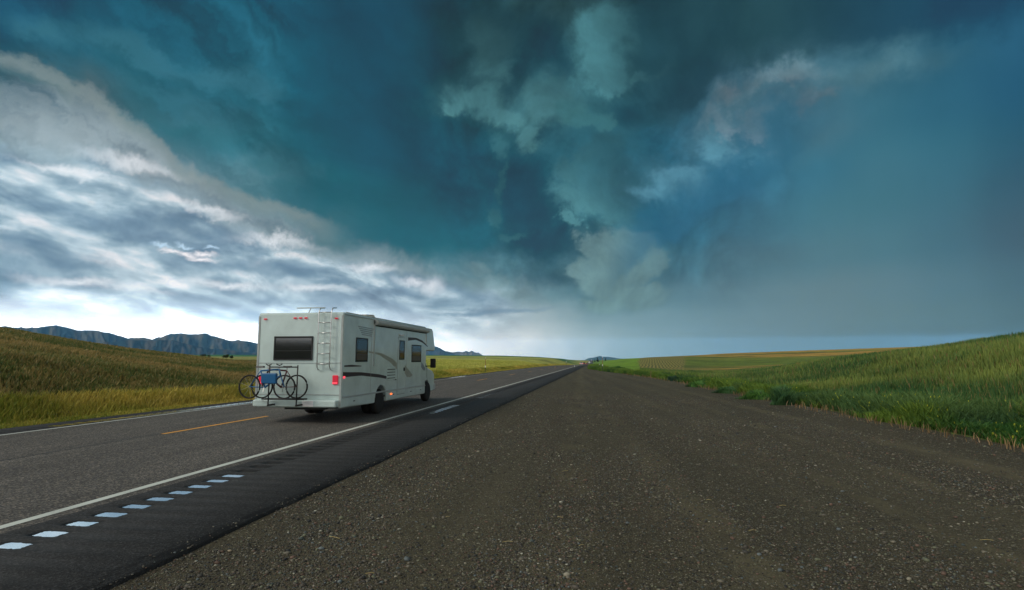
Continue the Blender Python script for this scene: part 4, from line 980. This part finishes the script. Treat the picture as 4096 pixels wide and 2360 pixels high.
MB().box(1.0, 1.22, -.20, -.05, .40, .43).build('mud_flap', M_dark, bp)
s = MB().box(-1.2, 1.2, -.015, 0., .74, .765); s.box(-1.22, 1.22, -.012, 0., 1.60, 1.615); s.build('panel_seam', M_trim, rv)
s = MB()
for x_ in (.58, .94): s.tube([(x_, -.02, 1.42), (x_, -.10, 1.50), (x_, -.10, 2.98), (x_, -.02, 3.10), (x_, .2, 3.12)], .016, 8)
for i in range(6): s.tube([(.58, -.10, 1.58+.28*i), (.94, -.10, 1.58+.28*i)], .014, 8)
s.build('ladder', M_alu, rv, 0, True)
s = MB()
for x_ in (-.55, .25): s.tube([(x_, -.05, .5), (x_, -.52, .5)], .025, 8); s.tube([(x_, -.5, .5), (x_, -.5, 1.55)], .018, 8)
s.tube([(-.75, -.32, .66), (.45, -.32, .66)], .02, 8); s.tube([(-.75, -.48, .66), (.45, -.48, .66)], .02, 8); s.tube([(-.55, -.5, 1.5), (.25, -.5, 1.5)], .016, 8)
s.build('bike_rack', M_dark, rv, 0, True)
# roof gear
ac = MB().prism([(3.55, 2.98), (3.62, 3.22), (4.30, 3.26), (4.55, 3.14), (4.6, 2.98)], -.36, .36).build('air_conditioner', mat('roof_plastic', (.50, .50, .45), .6), rv, .05, seg=3)
MB().box(-.2, .2, 6.35, 6.75, 2.97, 3.10).build('roof_vent', M_trim, rv, .03)
s = MB().tube([(-.3, .9, 2.98), (-.3, 1.1, 3.22)], .014, 6); s.tube([(-.75, 1.1, 3.22), (.15, 1.1, 3.22)], .018, 6); s.build('antenna', M_trim, rv)
s = MB()
for sx in (-1, 1): s.tube([(sx*(HX-.08), .3, 3.0), (sx*(HX-.08), 7.6, 2.99)], .02, 8)
s.build('gutter', M_trim, rv, 0, True)
# wheels
def wheel(par, c, r_, wdt, side, m=M_rim, n=28):
    q = wdt/2
    t_ = MB().lathe([(r_*.62, -q), (r_*.93, -q), (r_, -q*.75), (r_, q*.75), (r_*.93, q), (r_*.62, q)], c, n).build('tyre', M_tyre, par, 0, True)
    w_ = MB().lathe([(r_*.62, -q*.6), (r_*.62, side*q*.9+q*.02), (r_*.5, side*q*.5), (r_*.2, side*q*.6), (r_*.16, side*q*.95), (.01, side*q*.98)] if side > 0 else [(r_*.62, q*.6), (r_*.62, -q*.9), (r_*.5, -q*.5), (r_*.2, -q*.6), (r_*.16, -q*.95), (.01, -q*.98)], c, n).build('rim', m, par, 0, True)
def axle(y_, xs, r_=.385):
    for x_, sd in xs:
        wn = empty('wheel', (x_, y_, r_)); wn.parent = rv; wheel(wn, (0, 0, 0), r_, .22, sd)
axle(WR, ((HX-.16, 1), (-HX+.16, -1), (HX-.42, 1), (-HX+.42, -1)))
axle(WF, ((.96, 1), (-.96, -1)))
MB().box(-.6, .6, .4, 7.6, .32, .5).build('chassis', M_dark, rv); MB().box(-.75, .75, WR-.06, WR+.06, .32, .44).build('rear_axle', M_dark, rv)
MB().box(-1.2, 1.2, .1, 7.4, .5, .56).build('floor_pan', M_dark, rv)
# cab
CX = 1.02
cp = [(7.3, .42), (7.3, 2.055), (7.85, 2.05), (8.55, 1.36), (9.30, 1.20), (9.52, 1.05), (9.56, .50), (9.45, .38)]+arch(WF, .38, .46, .38)[::-1]
cab = MB().prism(cp, -CX, CX).build('cab', M_body, rv, .045, seg=3)
MB().prism([(7.62, 1.38), (7.62, 1.92), (7.86, 1.90), (8.36, 1.40)], CX-.01, CX+.008).build('cab_window', M_glass, cab, .01)
MB().prism([(7.62, 1.38), (7.62, 1.92), (7.86, 1.90), (8.36, 1.40)], -CX-.008, -CX+.01).build('cab_window', M_glass, cab, .01)
MB().add([(x_, y_, z_) for x_ in (-.9, .9) for y_, z_ in ((7.93, 1.99), (8.50, 1.43), (8.52, 1.45), (7.95, 2.01))], [(0,1,5,4),(3,7,6,2),(0,3,2,1),(4,5,6,7),(1,2,6,5),(0,4,7,3)]).build('windscreen', M_glass, cab)
f_ = MB(); [f_.box(CX-.004, CX+.004, *a) for a in ((7.56, 7.57, .55, 1.95), (8.40, 8.41, .95, 1.36), (7.56, 7.95, .55, .56))]; f_.build('door_gap', M_dark, cab); MB().box(CX, CX+.03, 7.62, 7.76, 1.18, 1.22).build('door_handle', M_dark, cab, .006)
MB().box(-CX-.02, CX+.02, 9.46, 9.66, .42, .66).build('front_bumper', M_trim, cab, .04); MB().box(-.55, .55, 9.53, 9.58, .72, 1.02).build('grille', M_dark, cab, .01)
for sx in (-1, 1): MB().box(sx*.82-.16, sx*.82+.16, 9.5, 9.58, .80, 1.0).build('headlamp', M_wp, cab, .02)
for sx in (-1, 1):
    mr_ = MB().box(sx*1.30-.11, sx*1.30+.11, 8.30, 8.42, 1.36, 1.74).build('side_mirror', M_dark, cab, .03); MB().tube([(sx*1.0, 8.3, 1.42), (sx*1.24, 8.36, 1.44)], .018, 6).build('mirror_arm', M_dark, mr_)
# bicycles on the rack
def bicycle(loc, m, label, rr=.30, grp='bicycles on the motorhome rack', bag=False):
    o = empty('bicycle', loc); tag(o, label, 'bicycle', grp)
    A_, B_, BB, ST, HT, HB = (-.5, 0, rr), (.5, 0, rr), (-.06, 0, rr-.02), (-.20, 0, rr+.42), (.33, 0, rr+.46), (.38, 0, rr+.30)
    s = MB()
    for a, b_, q in ((BB, ST, .022), (ST, HT, .022), (BB, HB, .026), (HT, HB, .024), (A_, BB, .014), (A_, ST, .012), (HB, B_, .018)): s.tube([a, b_], q, 8)
    s.build('frame', m, o, 0, True)
    for c in (A_, B_):
        w_ = MB(); n = 28; w_.tube([(c[0]+rr*math.cos(2*math.pi*k/n), 0, c[2]+rr*math.sin(2*math.pi*k/n)) for k in range(n+1)], .022, 6)
        wo = w_.build('wheel', M_tyre, o, 0, True); sp = MB()
        for k in range(9): sp.tube([(c[0], 0, c[2]), (c[0]+rr*math.cos(k*.698), 0, c[2]+rr*math.sin(k*.698))], .003, 4)
        sp.build('spoke', M_alu, wo)
    MB().prism([(-.05, 0), (.05, 0), (.03, .05), (-.03, .05)], -.33, -.10).build('saddle', M_dark, o, .01).location = (0, 0, rr+.50)
    MB().tube([(-.2, 0, rr+.42), (-.21, 0, rr+.52)], .014, 6).build('seat_post', M_alu, o)
    MB().tube([(.33, -.13, rr+.60), (.34, 0, rr+.56), (.33, .13, rr+.60)], .014, 6).build('handlebar', M_dark, o); MB().tube([(.33, 0, rr+.44), (.34, 0, rr+.57)], .016, 6).build('stem', M_alu, o)
    MB().tube([(-.06, -.03, rr-.02), (-.06, -.07, rr-.14)], .012, 6).build('crank', M_alu, o)
    if bag: MB().prism([(-.05, rr+.08), (.05, rr+.08), (.055, rr+.36), (-.055, rr+.36)], -.16, .28).build('frame_bag', m, o, .03)
    return o
M_blue = mat('bike_blue', (.01, .12, .30), .35); M_maroon = mat('bike_maroon', (.10, .02, .03), .4)
bicycle((-8.14-.62, 14.6-.48, .68), M_blue, 'blue bicycle on the outer rail of the motorhome rack', bag=True)
bicycle((-8.14-.36, 14.6-.32, .68), M_maroon, 'maroon bicycle on the inner rail, behind the blue bicycle').rotation_euler = (0, 0, math.pi)

# ------------------------------------------------------------------ distant traffic
def car(px, Yd, paint_, label, wd=1.85, hgt=1.65, ln=4.6, name='car', cat='car', box=False, lit=True):
    x = lateral(px, Yd); z = float(zr(Yd))
    o = empty(name, (x, Yd, z), R(.7)); tag(o, label, cat, 'vehicles driving off in the distance'); h2 = wd/2
    if box:
        MB().box(-h2, h2, 0, ln-2.0, .95, hgt).build('cargo_box', paint_, o, .05); MB().box(-h2*.9, h2*.9, ln-1.9, ln, .5, 2.3).build('cab', paint_, o, .12)
        MB().box(-h2*.8, h2*.8, .1, ln, .5, .85).build('chassis', M_dark, o); MB().box(-h2*.9, h2*.9, -.05, .1, .55, .8).build('rear_bumper', M_dark, o)
        MB().box(-.02, .02, -.015, 0, 1.0, hgt-.1).build('door_gap', M_dark, o)
    else:
        b_ = MB().prism([(0, .35), (-.03, .95), (.10, 1.02), (3.45, 1.02), (4.45, .88), (4.6, .60), (4.58, .30), (.1, .28)], -h2, h2).build('body', paint_, o, .08, seg=3)
        MB().prism([(.12, 1.0), (.42, hgt-.06), (.62, hgt), (2.4, hgt), (3.3, 1.0)], -h2*.86, h2*.86).build('cabin', paint_, o, .08, seg=3)
        MB().add([(x_, y_, z_) for x_ in (-h2*.72, h2*.72) for y_, z_ in ((.14, 1.05), (.12, 1.07), (.37, hgt-.12), (.40, hgt-.12))], [(0,4,5,1),(1,5,6,2),(2,6,7,3),(0,3,7,4),(0,1,2,3),(4,7,6,5)]).build('rear_window', M_glass, o)
        for sx in (-1, 1): MB().prism([(.6, 1.05), (.75, hgt-.14), (2.3, hgt-.14), (2.95, 1.05)], sx*h2*.86-.01, sx*h2*.86+.01).build('side_window', M_glass, o)
        MB().box(-h2*.98, h2*.98, -.08, .06, .32, .52).build('bumper', M_dark, o, .03); MB().box(-.25, .25, -.085, -.06, .62, .76).build('number_plate', M_wp, o)
    if lit:
        for sx in (-1, 1): MB().box(sx*h2*.84-.15, sx*h2*.84+.15, -.07, .02, .74, 1.05).build('tail_lamp', M_red_lit, o, .03)
    for yy in ((.85, ln-.85) if not box else (1.3, ln-.9)):
        for sx in (-1, 1):
            wn = empty('wheel', (sx*(h2-.12), yy, .34 if not box else .45)); wn.parent = o; wheel(wn, (0, 0, 0), .34 if not box else .45, .22, sx, n=14)
    return o
car(2325.2, 327, mat('car_white', (.62, .62, .66), .3), 'white car with lit tail lamps, nearest of the distant vehicles')
car(2336.5, 455, mat('car_black', (.012, .012, .012), .3), 'black off-roader just ahead of the distant white car', 1.9, 1.95)
car(2348, 690, mat('car_dark_green', (.02, .025, .025), .4), 'small dark car between the black off-roader and the box truck', 1.85, 1.6)
car(2357, 930, mat('truck_white', (.80, .82, .80), .5), 'white box truck on the dip of the far road', 2.4, 3.3, 8., 'truck', 'truck', True, False)
car(2365.6, 2250, mat('coach_far_white', (.85, .80, .80), .5), 'tiny pale truck at the crest of the road', 2.6, 3.4, 8., 'truck', 'truck', True, True)

# ------------------------------------------------------------------ the air
hz = MB().box(-14000, 14000, -14000, 14500, -160, HZ_TOP).build('haze', None); hz['kind'] = 'stuff'; tag(hz, 'thin blue air over the distant hills', 'haze')
M_haze = bpy.data.materials.new('air'); M_haze.use_nodes = True; t = T(M_haze.node_tree); t.n.remove(t.n['Principled BSDF'])
pv_ = t.new('ShaderNodeVolumePrincipled'); pv_.inputs['Color'].default_value = (*HZ_C, 1); pv_.inputs['Absorption Color'].default_value = (1, 1, 1, 1); pv_.inputs['Density'].default_value = HZ_D; pv_.inputs['Anisotropy'].default_value = 0.
t.l.new(pv_.outputs[0], t.n['Material Output'].inputs['Volume']); hz.data.materials.append(M_haze)
